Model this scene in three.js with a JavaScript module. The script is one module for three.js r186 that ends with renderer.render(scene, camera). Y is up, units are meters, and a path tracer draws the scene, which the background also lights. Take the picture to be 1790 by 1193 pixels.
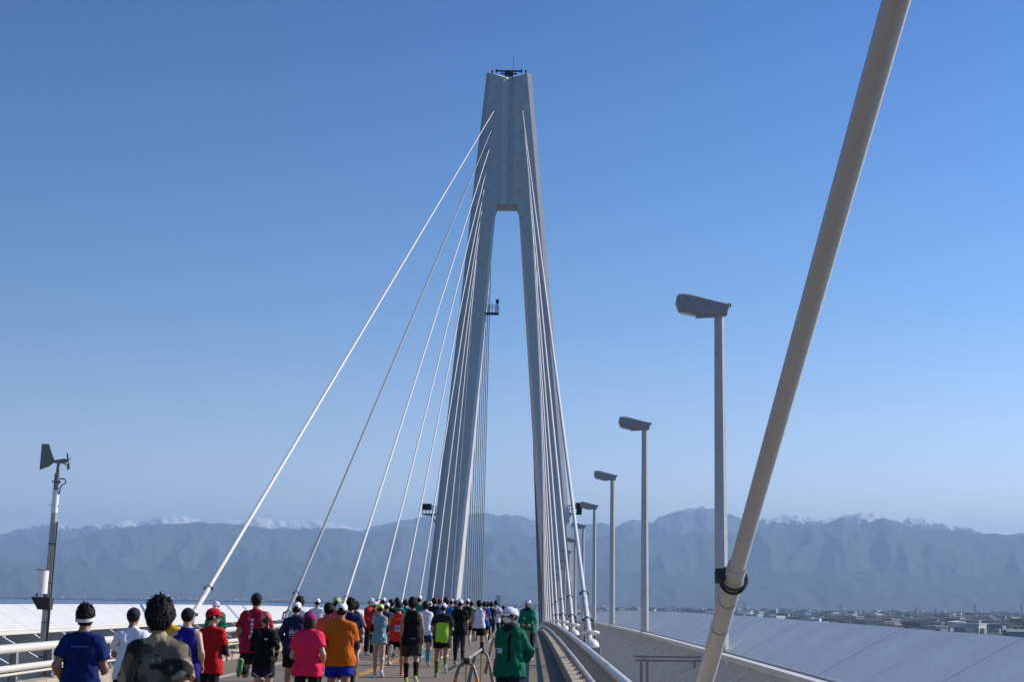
import * as THREE from 'three';
import { mergeGeometries } from 'three/addons/utils/BufferGeometryUtils.js';
import { ImprovedNoise } from 'three/addons/math/ImprovedNoise.js';
import { RoundedBoxGeometry } from 'three/addons/geometries/RoundedBoxGeometry.js';

// ---------------------------------------------------------------- camera, sky, sun, exposure
const scene = new THREE.Scene();
const camera = new THREE.PerspectiveCamera(2 * Math.atan(596.5 / 2800) * 180 / Math.PI, 1790 / 1193, 0.1, 150000);
camera.position.set(0, 1.8, 0);
camera.rotation.set(0.1612, 0.0142, 0.0135, 'YXZ');
const renderer = new THREE.WebGLRenderer({ antialias: true });
renderer.toneMapping = THREE.LinearToneMapping;
renderer.toneMappingExposure = 1.25;
renderer.shadowMap.enabled = true;
const SUN_AZ = 70 * Math.PI / 180, SUN_EL = 33 * Math.PI / 180;
const SUN = new THREE.Vector3(Math.cos(SUN_EL) * Math.sin(SUN_AZ), Math.sin(SUN_EL), -Math.cos(SUN_EL) * Math.cos(SUN_AZ));
const sun = new THREE.DirectionalLight(new THREE.Color().setRGB(1.0, 0.905, 0.76), 5.0);
sun.name = 'sun'; sun.position.copy(SUN).multiplyScalar(400); sun.castShadow = true;
sun.shadow.mapSize.set(4096, 4096);
Object.assign(sun.shadow.camera, { left: -160, right: 160, top: 160, bottom: -160, near: 1, far: 1200 });
scene.add(sun, sun.target);
{
  const W = 512, H = 256, data = new Float32Array(W * H * 4);
  const T = [[0, 1.02, 1.18, 1.28], [3.5, .82, .98, 1.13], [7, .34, .53, .83], [10, .168, .35, .665], [15, .076, .205, .49], [21, .036, .12, .345], [45, .030, .098, .27], [90, .024, .078, .23]];
  for (let j = 0; j < H; j++) for (let i = 0; i < W; i++) {
    const el = ((j + .5) / H - .5) * Math.PI, az = ((i + .5) / W - .5) * 2 * Math.PI, e = Math.max(0, el) * 180 / Math.PI;
    let k = 0; while (k < T.length - 2 && e > T[k + 1][0]) k++;
    const u = (e - T[k][0]) / (T[k + 1][0] - T[k][0]);
    const dx = Math.cos(el) * Math.cos(az), dz = Math.cos(el) * Math.sin(az), dy = Math.sin(el);
    const c = dx * SUN.x + dy * SUN.y + dz * SUN.z;
    const m = .10 + .94 * .7975 / Math.pow(1.2025 - .9 * c, 1.5), o = (j * W + i) * 4;
    for (let q = 0; q < 3; q++) {
      const a = Math.log(T[k][q + 1]), b = Math.log(T[k + 1][q + 1]);
      data[o + q] = el < 0 ? [.22, .27, .33][q] : Math.exp(a + (b - a) * u) * m;
    }
    data[o + 3] = 1;
  }
  const t = new THREE.DataTexture(data, W, H, THREE.RGBAFormat, THREE.FloatType);
  t.mapping = THREE.EquirectangularReflectionMapping; t.magFilter = t.minFilter = THREE.LinearFilter; t.needsUpdate = true;
  scene.background = t; scene.environment = t;
}

// ---------------------------------------------------------------- helpers
const V = (x, y, z) => new THREE.Vector3(x, y, z);
const C = (r, g, b) => new THREE.Color().setRGB(r, g, b);
const lerp = (a, b, t) => a + (b - a) * t, clamp = (x, a, b) => Math.min(b, Math.max(a, x));
const sstep = (a, b, x) => { const t = clamp((x - a) / (b - a), 0, 1); return t * t * (3 - 2 * t); };
let seed = 7;
const rnd = () => { seed = (seed + 0x6D2B79F5) | 0; let t = Math.imul(seed ^ (seed >>> 15), 1 | seed); t = (t + Math.imul(t ^ (t >>> 7), 61 | t)) ^ t; return ((t ^ (t >>> 14)) >>> 0) / 4294967296; };
const rr = (a, b) => a + (b - a) * rnd();
const perlin = new ImprovedNoise();
const noise = (x, y, z) => perlin.noise(x + 31.7, y + 17.3, z + 5.1);
const fbm = (x, y, z, n = 4) => { let s = 0, a = 1, t = 0; for (let i = 0; i < n; i++) { s += a * noise(x, y, z); t += a; x *= 2.03; y *= 2.03; z *= 2.03; a *= .5; } return s / t; };
const used = {};
const numbered = (n) => { used[n] = (used[n] ?? -1) + 1; return used[n] ? n + '_' + String(used[n]).padStart(3, '0') : n; };
function tag(o, label, category, group, kind) {
  if (label) o.userData.label = label;
  if (category) o.userData.category = category;
  if (group) o.userData.group = group;
  if (kind) o.userData.kind = kind;
  return o;
}
function mesh(name, geo, mat, parent) {
  if (Array.isArray(geo)) geo = join(geo);
  const m = new THREE.Mesh(geo, mat);
  m.castShadow = m.receiveShadow = true;
  m.name = parent ? name : numbered(name);
  (parent || scene).add(m);
  return m;
}
function thing(name, label, category, group, x = 0, y = 0, z = 0) {
  const g = new THREE.Group(); g.name = numbered(name); g.position.set(x, y, z); scene.add(g);
  return tag(g, label, category, group);
}
const struct = (name, geo, mat) => tag(mesh(name, geo, mat), null, null, null, 'structure');
function join(list) {
  return mergeGeometries(list.map((g) => { g = g.index ? g.toNonIndexed() : g; for (const k of Object.keys(g.attributes)) if (!['position', 'normal', 'uv'].includes(k)) g.deleteAttribute(k); if (!g.attributes.uv) g.setAttribute('uv', new THREE.BufferAttribute(new Float32Array(g.attributes.position.count * 2), 2)); return g; }));
}
const box = (w, h, d, x = 0, y = 0, z = 0) => new THREE.BoxGeometry(w, h, d).translate(x, y, z);
const rbox = (w, h, d, r, x = 0, y = 0, z = 0) => new RoundedBoxGeometry(w, h, d, 2, r).translate(x, y, z);
function rod(a, b, r0, r1 = r0, seg = 12, caps = true) {
  const dir = new THREE.Vector3().subVectors(b, a), L = dir.length();
  const g = new THREE.CylinderGeometry(r1, r0, L, seg, 1, !caps).translate(0, L / 2, 0);
  g.applyQuaternion(new THREE.Quaternion().setFromUnitVectors(V(0, 1, 0), dir.normalize()));
  return g.translate(a.x, a.y, a.z);
}
const pipe = (pts, r, seg = 24, rs = 8) => new THREE.TubeGeometry(new THREE.CatmullRomCurve3(pts), seg, r, rs, false);
// closed loops (same number of points each) joined into a solid with flat faces and end caps
function loft(loops, capA = true, capB = true) {
  const pos = [], uv = [];
  const tri = (a, b, c) => { for (const p of [a, b, c]) { pos.push(p.x, p.y, p.z); uv.push(p.x + p.z, p.y); } };
  const n = loops[0].length;
  for (let k = 0; k + 1 < loops.length; k++) for (let i = 0; i < n; i++) {
    const j = (i + 1) % n, A = loops[k][i], B = loops[k][j], D = loops[k + 1][i], E = loops[k + 1][j];
    tri(A, B, E); tri(A, E, D);
  }
  const cap = (l, flip) => { const c = l.reduce((s, p) => s.add(p), V(0, 0, 0)).multiplyScalar(1 / n); for (let i = 0; i < n; i++) { const j = (i + 1) % n; flip ? tri(c, l[j], l[i]) : tri(c, l[i], l[j]); } };
  if (capA) cap(loops[0], true);
  if (capB) cap(loops[loops.length - 1], false);
  const g = new THREE.BufferGeometry();
  g.setAttribute('position', new THREE.Float32BufferAttribute(pos, 3));
  g.setAttribute('uv', new THREE.Float32BufferAttribute(uv, 2));
  g.computeVertexNormals();
  return g;
}
// the bridge: z = -d, centre line at XC; its deck is a long crest with the top 30 m ahead
const XC = -3.9;
const Y = (d) => .11 - (d - 30) * (d - 30) / 13400;
function sweep(profile, d0, d1, step) {                      // profile of [x, height above the road], swept along the deck
  const loops = [], n = Math.ceil((d1 - d0) / step);
  for (let i = 0; i <= n; i++) { const d = lerp(d0, d1, i / n); loops.push(profile.map(([x, y]) => V(x, y + Y(d), -d))); }
  const g = loft(loops);
  const p = g.attributes.position, uv = g.attributes.uv;
  for (let i = 0; i < p.count; i++) uv.setXY(i, p.getX(i) + (p.getY(i) - Y(-p.getZ(i))), p.getZ(i));
  return g;
}
function railPipe(x, h, r, d0, d1, seg = 14) {
  const pts = []; for (let d = d0; d <= d1 + .01; d += (d1 - d0) / Math.max(2, Math.round((d1 - d0) / 3))) pts.push(V(x, Y(d) + h, -d));
  return new THREE.TubeGeometry(new THREE.CatmullRomCurve3(pts), pts.length * 2, r, seg, false);
}

// ---------------------------------------------------------------- procedural textures
function tex(size, fn, srgb = true, repeat = 1) {
  const d = new Uint8Array(size * size * 4);
  for (let j = 0; j < size; j++) for (let i = 0; i < size; i++) {
    const c = fn(i / size, j / size), o = (j * size + i) * 4;
    d[o] = clamp(c[0], 0, 1) * 255; d[o + 1] = clamp(c[1], 0, 1) * 255; d[o + 2] = clamp(c[2], 0, 1) * 255; d[o + 3] = 255;
  }
  const t = new THREE.DataTexture(d, size, size);
  t.wrapS = t.wrapT = THREE.RepeatWrapping; t.magFilter = THREE.LinearFilter; t.minFilter = THREE.LinearMipmapLinearFilter; t.generateMipmaps = true;
  if (srgb) t.colorSpace = THREE.SRGBColorSpace;
  t.repeat.set(repeat, repeat); t.needsUpdate = true;
  return t;
}
// noise that tiles over the unit square
const tile = (u, v, f, z = 0, n = 4) => { const a = u * 2 * Math.PI, b = v * 2 * Math.PI, R = f / 6.283; return fbm(Math.cos(a) * R + 9, Math.sin(a) * R + Math.cos(b) * R * 1.01, Math.sin(b) * R + z, n); };
const grey = (v) => [v, v, v];
const T_ASPHALT = tex(512, (u, v) => { const n = .5 + .5 * tile(u, v, 7, 1) , f = rnd(); const w = .86 + .12 * (n - .5) + .17 * (f - .5); return [w, w * .985, w * .965]; }, true, .22);
const B_ASPHALT = tex(256, () => grey(rnd()), false, 2.1);
const T_PAINT = tex(512, (u, v) => { const n = tile(u, v, 5, 3, 5), s = tile(u * 1, v, 30, 7, 2); const w = .94 + .06 * n + .03 * s - (s > .33 ? .05 : 0); return [w, w * .995, w * .985]; }, true, .25);
const R_PAINT = tex(256, (u, v) => grey(.62 + .3 * tile(u, v, 9, 5, 4)), false, .5);
const T_CONC = tex(512, (u, v) => { const n = tile(u, v, 6, 2, 5), s = tile(u, v, 40, 4, 2); const w = .82 + .2 * n + .1 * s + .05 * (rnd() - .5); return [w, w * .975, w * .93]; }, true, .3);
const B_CLOTH = tex(256, (u, v) => grey(.5 + .5 * tile(u, v, 10, 8, 3)), false, 2.5);
const T_STEEL = tex(256, (u, v) => { const w = .85 + .16 * tile(u, v, 8, 6, 5) + .04 * (rnd() - .5); return [w, w * .99, w * .97]; }, true, .7);
const mat = (r, g, b, o = {}) => new THREE.MeshStandardMaterial({ color: C(r, g, b), roughness: .6, ...o });

const M = {
  asphalt: mat(.262, .212, .158, { map: T_ASPHALT, bumpMap: B_ASPHALT, bumpScale: .004, roughness: .92 }),
  kerb: mat(.56, .5, .42, { map: T_CONC, roughness: .9 }),
  deck: mat(.42, .40, .37, { map: T_CONC, roughness: .9 }),
  lineWhite: mat(.62, .61, .58, { map: T_CONC, roughness: .8 }),
  lineOrange: mat(.72, .33, .06, { map: T_CONC, roughness: .8 }),
  white: mat(.77, .74, .70, { map: T_PAINT, roughnessMap: R_PAINT, roughness: .62 }),
  ridge: mat(.72, .69, .63, { map: T_PAINT, roughness: .55 }),
  rib: mat(.72, .68, .62, { map: T_PAINT, roughness: .6 }),
  ribEdge: mat(.82, .81, .78, { map: T_PAINT, roughness: .5 }),
  rail: mat(.74, .71, .65, { map: T_PAINT, roughness: .33 }),
  post: mat(.40, .40, .39, { map: T_PAINT, roughness: .5 }),
  tower: mat(.62, .63, .64, { map: T_PAINT, roughness: .6 }),
  cable: mat(.68, .65, .61, { map: T_PAINT, roughness: .5 }),
  cableDull: mat(.34, .35, .37, { map: T_STEEL, roughness: .55 }),
  lamp: mat(.60, .61, .62, { map: T_PAINT, roughness: .42 }),
  lampBody: mat(.50, .51, .52, { map: T_STEEL, roughness: .5 }),
  lens: new THREE.MeshPhysicalMaterial({ color: C(.92, .93, .95), roughness: .12, transmission: .7, thickness: 0 }),
  black: mat(.02, .02, .022, { roughness: .5 }),
  dark: mat(.045, .047, .052, { roughness: .6, map: T_STEEL }),
  steel: mat(.36, .36, .36, { map: T_STEEL, roughness: .45, metalness: .35 }),
  galv: mat(.56, .54, .52, { map: T_STEEL, roughness: .45, metalness: .25 }),
  vane: mat(.16, .20, .185, { roughness: .5 }),
  plasticWhite: mat(.8, .8, .79, { roughness: .4 }),
  yellow: mat(.72, .52, .05, { roughness: .5 }),
  amber: mat(.85, .25, .03, { roughness: .35 }),
  grate: mat(.34, .27, .15, { map: T_CONC, roughness: .85 }),
};

// ---------------------------------------------------------------- sea, land, mountains
{
  const B_SEA = tex(256, (u, v) => grey(.5 + .5 * tile(u, v, 16, 11, 4)), false, .04);
  const g = new THREE.CircleGeometry(30000, 96).rotateX(-Math.PI / 2).translate(0, -48, -17000);
  const p = g.attributes.position, uv = g.attributes.uv; for (let i = 0; i < p.count; i++) uv.setXY(i, p.getX(i), p.getZ(i));
  struct('sea', g, mat(.018, .06, .085, { roughness: .22, bumpMap: B_SEA, bumpScale: .25 }));
}
const shore = [[-2600, -16500], [-1500, -14200], [-500, -13000], [-30, -12500], [40, -9000], [180, -5200], [330, -3600], [380, -2300], [420, -1300], [520, -300], [700, 900], [30000, 900], [30000, -44000], [-30000, -44000], [-30000, -24000], [-14000, -20000], [-9000, -17800], [-5600, -17000]];
{
  const s = new THREE.Shape(shore.map(([x, z]) => new THREE.Vector2(x, -z)));
  const T_LAND = tex(512, (u, v) => {
    const a = tile(u, v, 14, 21, 4), b = tile(u, v, 44, 25, 3), q = tile(u, v, 9, 33, 2);
    const c = a > .06 ? [.34, .30, .22] : b > .1 ? [.25, .30, .17] : q > 0 ? [.42, .36, .25] : [.22, .26, .17];
    return c.map((x) => x * (.92 + .3 * b));
  }, true, 1 / 1400);
  const g = new THREE.ExtrudeGeometry(s, { depth: 3, bevelEnabled: false }).rotateX(-Math.PI / 2).translate(0, -48.6, 0);
  const p = g.attributes.position, uv = g.attributes.uv; for (let i = 0; i < p.count; i++) uv.setXY(i, p.getX(i), p.getZ(i));
  struct('ground', g, mat(.75, .75, .75, { map: T_LAND, roughness: 1 }));
}
const inLand = (x, z) => { let c = false; for (let i = 0, j = shore.length - 1; i < shore.length; j = i++) { const [a, b] = shore[i], [d, e] = shore[j]; if ((b > z) !== (e > z) && x < (d - a) * (z - b) / (e - b) + a) c = !c; } return c; };
const interp = (L, x) => { if (x <= L[0][0]) return L[0][1]; for (let i = 1; i < L.length; i++) if (x < L[i][0]) { const t = (x - L[i - 1][0]) / (L[i][0] - L[i - 1][0]); return lerp(L[i - 1][1], L[i][1], t); } return L[L.length - 1][1]; };
// crest lines in km: [across at the crest's own distance, height]
const CREST = [[-26, 1.3], [-20, 1.6], [-16, 1.3], [-13.27, 1.507], [-12.85, 1.653], [-12.43, 1.771], [-12, 1.86], [-11.71, 1.778], [-11.35, 1.711], [-11, 1.814], [-10.64, 1.831], [-10.22, 1.921], [-9.86, 1.868], [-9.43, 2], [-9.01, 2.089], [-8.65, 2.065], [-8.36, 1.954], [-7.93, 1.916], [-7.57, 1.976], [-7.22, 1.952], [-6.86, 2.055], [-6.43, 1.988], [-5.86, 1.966], [-5.29, 1.986], [-4.72, 1.892], [-4.21, 1.742], [-4, 1.843], [-3.58, 1.961], [-3.29, 1.992], [-2.87, 2.081], [-2.51, 2.184], [-2.02, 2.161], [-1.59, 2.179], [-1.16, 2.254], [-.88, 2.172], [-.45, 2.191], [-.16, 2.137], [.05, 2.054], [.4, 1.973], [.97, 1.936], [1.4, 1.983], [1.82, 2.016], [2.08, 1.905], [2.25, 2.049], [2.46, 2.107], [2.68, 2.095], [2.89, 2.055], [2.96, 1.999], [3.1, 2.17], [3.39, 2.258], [3.67, 2.36], [3.88, 2.405], [4.1, 2.435], [4.31, 2.466], [4.52, 2.411], [4.74, 2.328], [4.95, 2.26], [5.23, 2.15], [5.65, 2.154], [5.94, 2.199], [6.29, 2.274], [6.65, 2.263], [6.93, 2.209], [7.21, 2.184], [7.5, 2.243], [7.78, 2.289], [8.07, 2.348], [8.35, 2.365], [8.63, 2.297], [8.84, 2.229], [9.12, 2.189], [9.34, 2.234], [9.62, 2.251], [9.83, 2.14], [10.18, 2.087], [10.6, 2.049], [10.88, 1.996], [11.16, 1.83], [11.36, 1.748], [11.58, 1.792], [11.86, 1.865], [12.15, 1.924], [15, 1.7], [19, 1.9], [26, 1.2]];
const FRONT = [[-22, .9], [-14, 1.1], [-10.61, 1.081], [-10, 1.054], [-9.21, 1.164], [-8.61, 1.34], [-7.61, 1.475], [-6.64, 1.541], [-6.34, 1.52], [-5.77, 1.49], [-5.14, 1.43], [-4.68, 1.42], [-4.23, 1.44], [-3.77, 1.45], [-3.37, 1.36], [-2.6, 1.5], [-1.6, 1.35], [-.6, 1.42], [.6, 1.25], [1.6, 1.38], [2.4, 1.3], [3.4, 1.5], [4.2, 1.42], [4.75, 1.65], [5.32, 1.66], [5.77, 1.657], [6.14, 1.797], [6.5, 1.665], [6.94, 1.805], [7.34, 1.673], [7.68, 1.564], [8.14, 1.591], [8.7, 1.518], [9.71, 1.472], [14, 1.2], [20, .9]];
const FOOT = [[-17, .3], [-9, .55], [-6.8, .5], [-5.4, .42], [-4, .62], [-2.6, .55], [-1, .4], [1, .52], [3, .46], [4.4, .6], [6, .5], [8, .55], [10, .35], [16, .3]];
function range(name, crest, dist, front, back, rough, snowAt) {
  const x0 = crest[0][0], x1 = crest[crest.length - 1][0], nx = 960, nz = 70, pos = [], col = [], idx = [];
  const forest = [.035, .048, .036], rock = [.12, .115, .11], snow = [.86, .87, .9];
  for (let i = 0; i <= nx; i++) {
    const x = lerp(x0, x1, i / nx), h = interp(crest, x);
    for (let j = 0; j <= nz; j++) {
      const t = j / nz, tt = t < .75 ? t / .75 : 1 - (t - .75) / .25;            // up to the crest, then down behind it
      const z = t < .75 ? lerp(dist - front, dist, t / .75) : lerp(dist, dist + back, (t - .75) / .25);
      const wob = 1 - tt;
      const ridge1 = 1 - Math.abs(noise(x * 1.15 + .25 * noise(x * 2, z * .5, 2), z * .22, 3) * 2), ridge2 = 1 - Math.abs(noise(x * 3.3, z * .6, 9) * 2);
      let y = h * (Math.pow(tt, 1.25) * (1 - .55 * wob) + .55 * wob * Math.pow(tt, 1.25) * ridge1 * 1.3) + h * .2 * wob * tt * ridge2;
      y += fbm(x * 5, z * 2, 4, 4) * rough * tt + Math.abs(fbm(x * 16, z * 3, 8, 3)) * rough * .35 * tt;
      pos.push(x * 1000 * (z / dist), (y - .05 * wob) * 1000 - 48, -z * 1000);
      const n = fbm(x * 6, z * 5, 1, 4);
      const line = snowAt + (x < -4.2 ? -.2 : x < 5.6 ? .42 : x < 10.2 ? .14 : .05);
      const s = snowAt > 0 ? sstep(0, .03, y - line + .28 * n + .12 * fbm(x * 22, z * 7, 5, 3) - .16 * Math.abs(noise(x * 4.5, z * 1.2, 7))) : 0;
      const r = sstep(.0, .5, y - 1.35 + .5 * n);
      for (let q = 0; q < 3; q++) col.push(lerp(lerp(forest[q] * (1 + .6 * n), rock[q], r), snow[q], s));
    }
  }
  for (let i = 0; i < nx; i++) for (let j = 0; j < nz; j++) { const a = i * (nz + 1) + j, b = a + nz + 1; idx.push(a, b, a + 1, b, b + 1, a + 1); }
  const g = new THREE.BufferGeometry();
  g.setAttribute('position', new THREE.Float32BufferAttribute(pos, 3));
  g.setAttribute('color', new THREE.Float32BufferAttribute(col, 3));
  g.setIndex(idx); g.computeVertexNormals();
  struct(name, g, mat(1, 1, 1, { vertexColors: true, roughness: 1 }));
}
range('mountain_range', CREST, 40, 9, 3, .075, 1.88);
range('mountain_range', FRONT, 32, 7, 4, .035, 9);
range('hills', FOOT, 24, 4.5, 3, .03, 9);
scene.fog = new THREE.FogExp2(C(.44, .67, 1.0), 0.00004);
// ---------------------------------------------------------------- bridge deck, road, kerbs
const KL = -8.3, KR = .75, D0 = -38, D1 = 330;
struct('bridge_deck', sweep([[-9.9, -.9], [-9.9, -.06], [KL - .06, -.06], [KL - .06, -.02], [KR + .06, -.02], [KR + .06, -.06], [2.1, -.06], [2.1, -.9], [-1.5, -2.6], [-6.3, -2.6]], D0, D1, 6), M.deck);
struct('road', sweep([[KL, -.018], [KL, 0], [XC, .03], [KR, 0], [KR, -.018]], D0, D1, 6), M.asphalt);
struct('road_marking', sweep([[-3.86, .031], [-3.86, .036], [-3.70, .036], [-3.70, .031]], D0, D1, 6), M.lineOrange);
struct('road_marking', sweep([[-6.68, .012], [-6.68, .022], [-6.54, .022], [-6.54, .012]], D0, D1, 6), M.lineWhite);
{
  const kerbBlock = (x0, x1, c) => { const loops = []; const L = 5.98; const p = [[x0, -.05], [x0, .25 - (c < 0 ? 0 : .02)], [x0 + .02, .25], [x1 - .02, .25], [x1, .25 - .02], [x1, -.05]]; for (const z of [0, L]) loops.push(p.map(([x, y]) => V(x, y, -z))); return loft(loops); };
  for (const [nm, x0, x1] of [['kerb_left', KL - .42, KL], ['kerb_right', KR, KR + .42]]) {
    const g = thing(nm, null, null, null); g.userData.kind = 'structure';
    const geo = kerbBlock(x0, x1, 1);
    for (let d = D0; d < 300; d += 6) { const b = mesh('kerb_block', geo, M.kerb, g); b.position.set(0, Y(d), -d); b.rotation.x = Math.atan2(Y(d + 6) - Y(d), 6); }
  }
}
// ---------------------------------------------------------------- railings: two pipes on plate posts
function railing(x, side, top, mid, low, label, d0, d1) {
  const g = thing('guard_rail', label, 'railing', null, x, Y(d0), -d0);
  const rel = (geo) => geo.translate(-x, -Y(d0), d0);
  const L = 6;
  for (let d = d0; d < d1; d += L) {
    const e = Math.min(d + L, d1);
    mesh('top_pipe', rel(railPipe(x, .88 - top, top, d, e - .012, 18)), M.rail, g);
    mesh('lower_pipe', rel(railPipe(x - side * .115, .50, mid, d, e - .012, 14)), M.rail, g);
    if (low) mesh('thin_pipe', rel(railPipe(x - side * .10, .40, low, d, e - .012, 8)), M.rail, g);
    mesh('pipe_sleeve', rel(railPipe(x, .88 - top, top + .006, e - .07, e + .05, 18)), M.rail, g);
  }
  const hp = .88 - .25 - 2 * top + .012;
  // a post: a leaning plate with a flange on each edge
  const s = new THREE.Shape([[-.09, 0], [.09, 0], [.075, .28], [.06, hp], [-.06, hp], [-.065, .28]].map(([u, v]) => new THREE.Vector2(u * 1, v)));
  const plate = new THREE.ExtrudeGeometry(s, { depth: .012, bevelEnabled: false }).translate(0, 0, -.006);
  const fl = join([box(.012, hp, .10, .07, hp / 2, 0).rotateZ(.04), box(.012, hp, .10, -.07, hp / 2, 0).rotateZ(-.04)]);
  const foot = join([box(.26, .02, .2, 0, .01, 0), ...[[-1, -1], [-1, 1], [1, -1], [1, 1]].map(([a, b]) => new THREE.CylinderGeometry(.014, .014, .05, 6).translate(a * .105, .035, b * .075))]);
  for (let d = d0 + 1; d < Math.min(d1, 150); d += 2) {
    const p = mesh('post', plate, M.post, g); p.position.set(0, Y(d) + .25 - Y(d0), d0 - d);
    mesh('flange', fl, M.post, p); mesh('foot_plate', foot, M.post, p);
  }
  return g;
}
railing(1.05, 1, .055, .038, 0, 'pale pipe guard rail in shade on the right kerb', 4, 250);
railing(-8.58, -1, .078, .055, .022, 'cream pipe guard rail in full sun on the left kerb', 12, 250);

// ---------------------------------------------------------------- wind fairings: white boards on a row of upright ribs
function fairing(s, label) {                                   // s = 1 on the right, -1 on the left
  const ix = (u) => XC + s * u;                                // u = distance from the centre line
  const g = thing('wind_fairing', label, 'fairing', null, ix(6.9), Y(30), -30);
  const P = 2.1, n = 104, d0 = s > 0 ? 6.9 : 20.3;
  const t = 28.5 * Math.PI / 180, w = .95 / Math.cos(t);
  const panel = rbox(w, .03, P - .016, .006).translate(w / 2, 0, -P / 2).rotateZ(s > 0 ? t : -t);
  if (s < 0) { panel.dispose(); }
  const panelL = rbox(w, .03, P - .016, .006).translate(-w / 2, 0, -P / 2).rotateZ(-t);
  const sh = new THREE.Shape([[0, -.04], [-s * 1.1, -.04 - 1.1 * Math.tan(t)], [-s * 1.1, -2.3], [s * .55, -2.3], [s * .85, .36], [s * .06, -.03]].map(([a, b]) => new THREE.Vector2(a, b)));
  const rib = new THREE.ExtrudeGeometry(sh, { depth: .014, bevelEnabled: false });
  const edgeL = 1.1 / Math.cos(t);
  const edge = box(edgeL, .014, s > 0 ? .03 : .075).translate(-s * edgeL / 2, 0, 0).rotateZ(s * t).translate(0, -.036, .007);
  const beam = join([rbox(.17, .075, P - .012, .012, -s * .05, -.024, -P / 2), box(.05, .1, .03, -s * .11, -.07, -.03)]);
  const strip = rbox(.035, .022, P - .01, .006, 0, 0, -P / 2);
  for (let k = 0; k < n; k++) {
    const d = d0 + k * P - (s > 0 ? 0 : 0), y = Y(d) + .93 - Y(30), tilt = Math.atan2(Y(d + P) - Y(d), P);
    const put = (m) => { m.position.set(0, y, 30 - d); m.rotation.x = tilt; return m; };
    const b = put(mesh('board', s > 0 ? panel : panelL, M.white, g)); b.position.x = s * .03; b.position.y += .02 + .004 * noise(k * .7, s, 1);
    const r = put(mesh('rib', rib, M.rib, g)); mesh('rib_flange', edge, M.ribEdge, r);
    put(mesh('edge_beam', beam, M.ridge, g));
    const e = put(mesh('edge_trim', strip, M.ribEdge, g)); e.position.x = s * .045; e.position.y += .03;
  }
  return g;
}
fairing(1, 'row of white sloping wind boards on grey ribs, right, in shade');
fairing(-1, 'row of white sloping wind boards on dark ribs, left, in sun');
// grated service walk under the left edge
struct('service_walk', sweep([[-10.9, -2.2], [-10.9, -2.12], [-9.95, -2.12], [-9.95, -2.2]], D0, 240, 8), M.grate);

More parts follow.
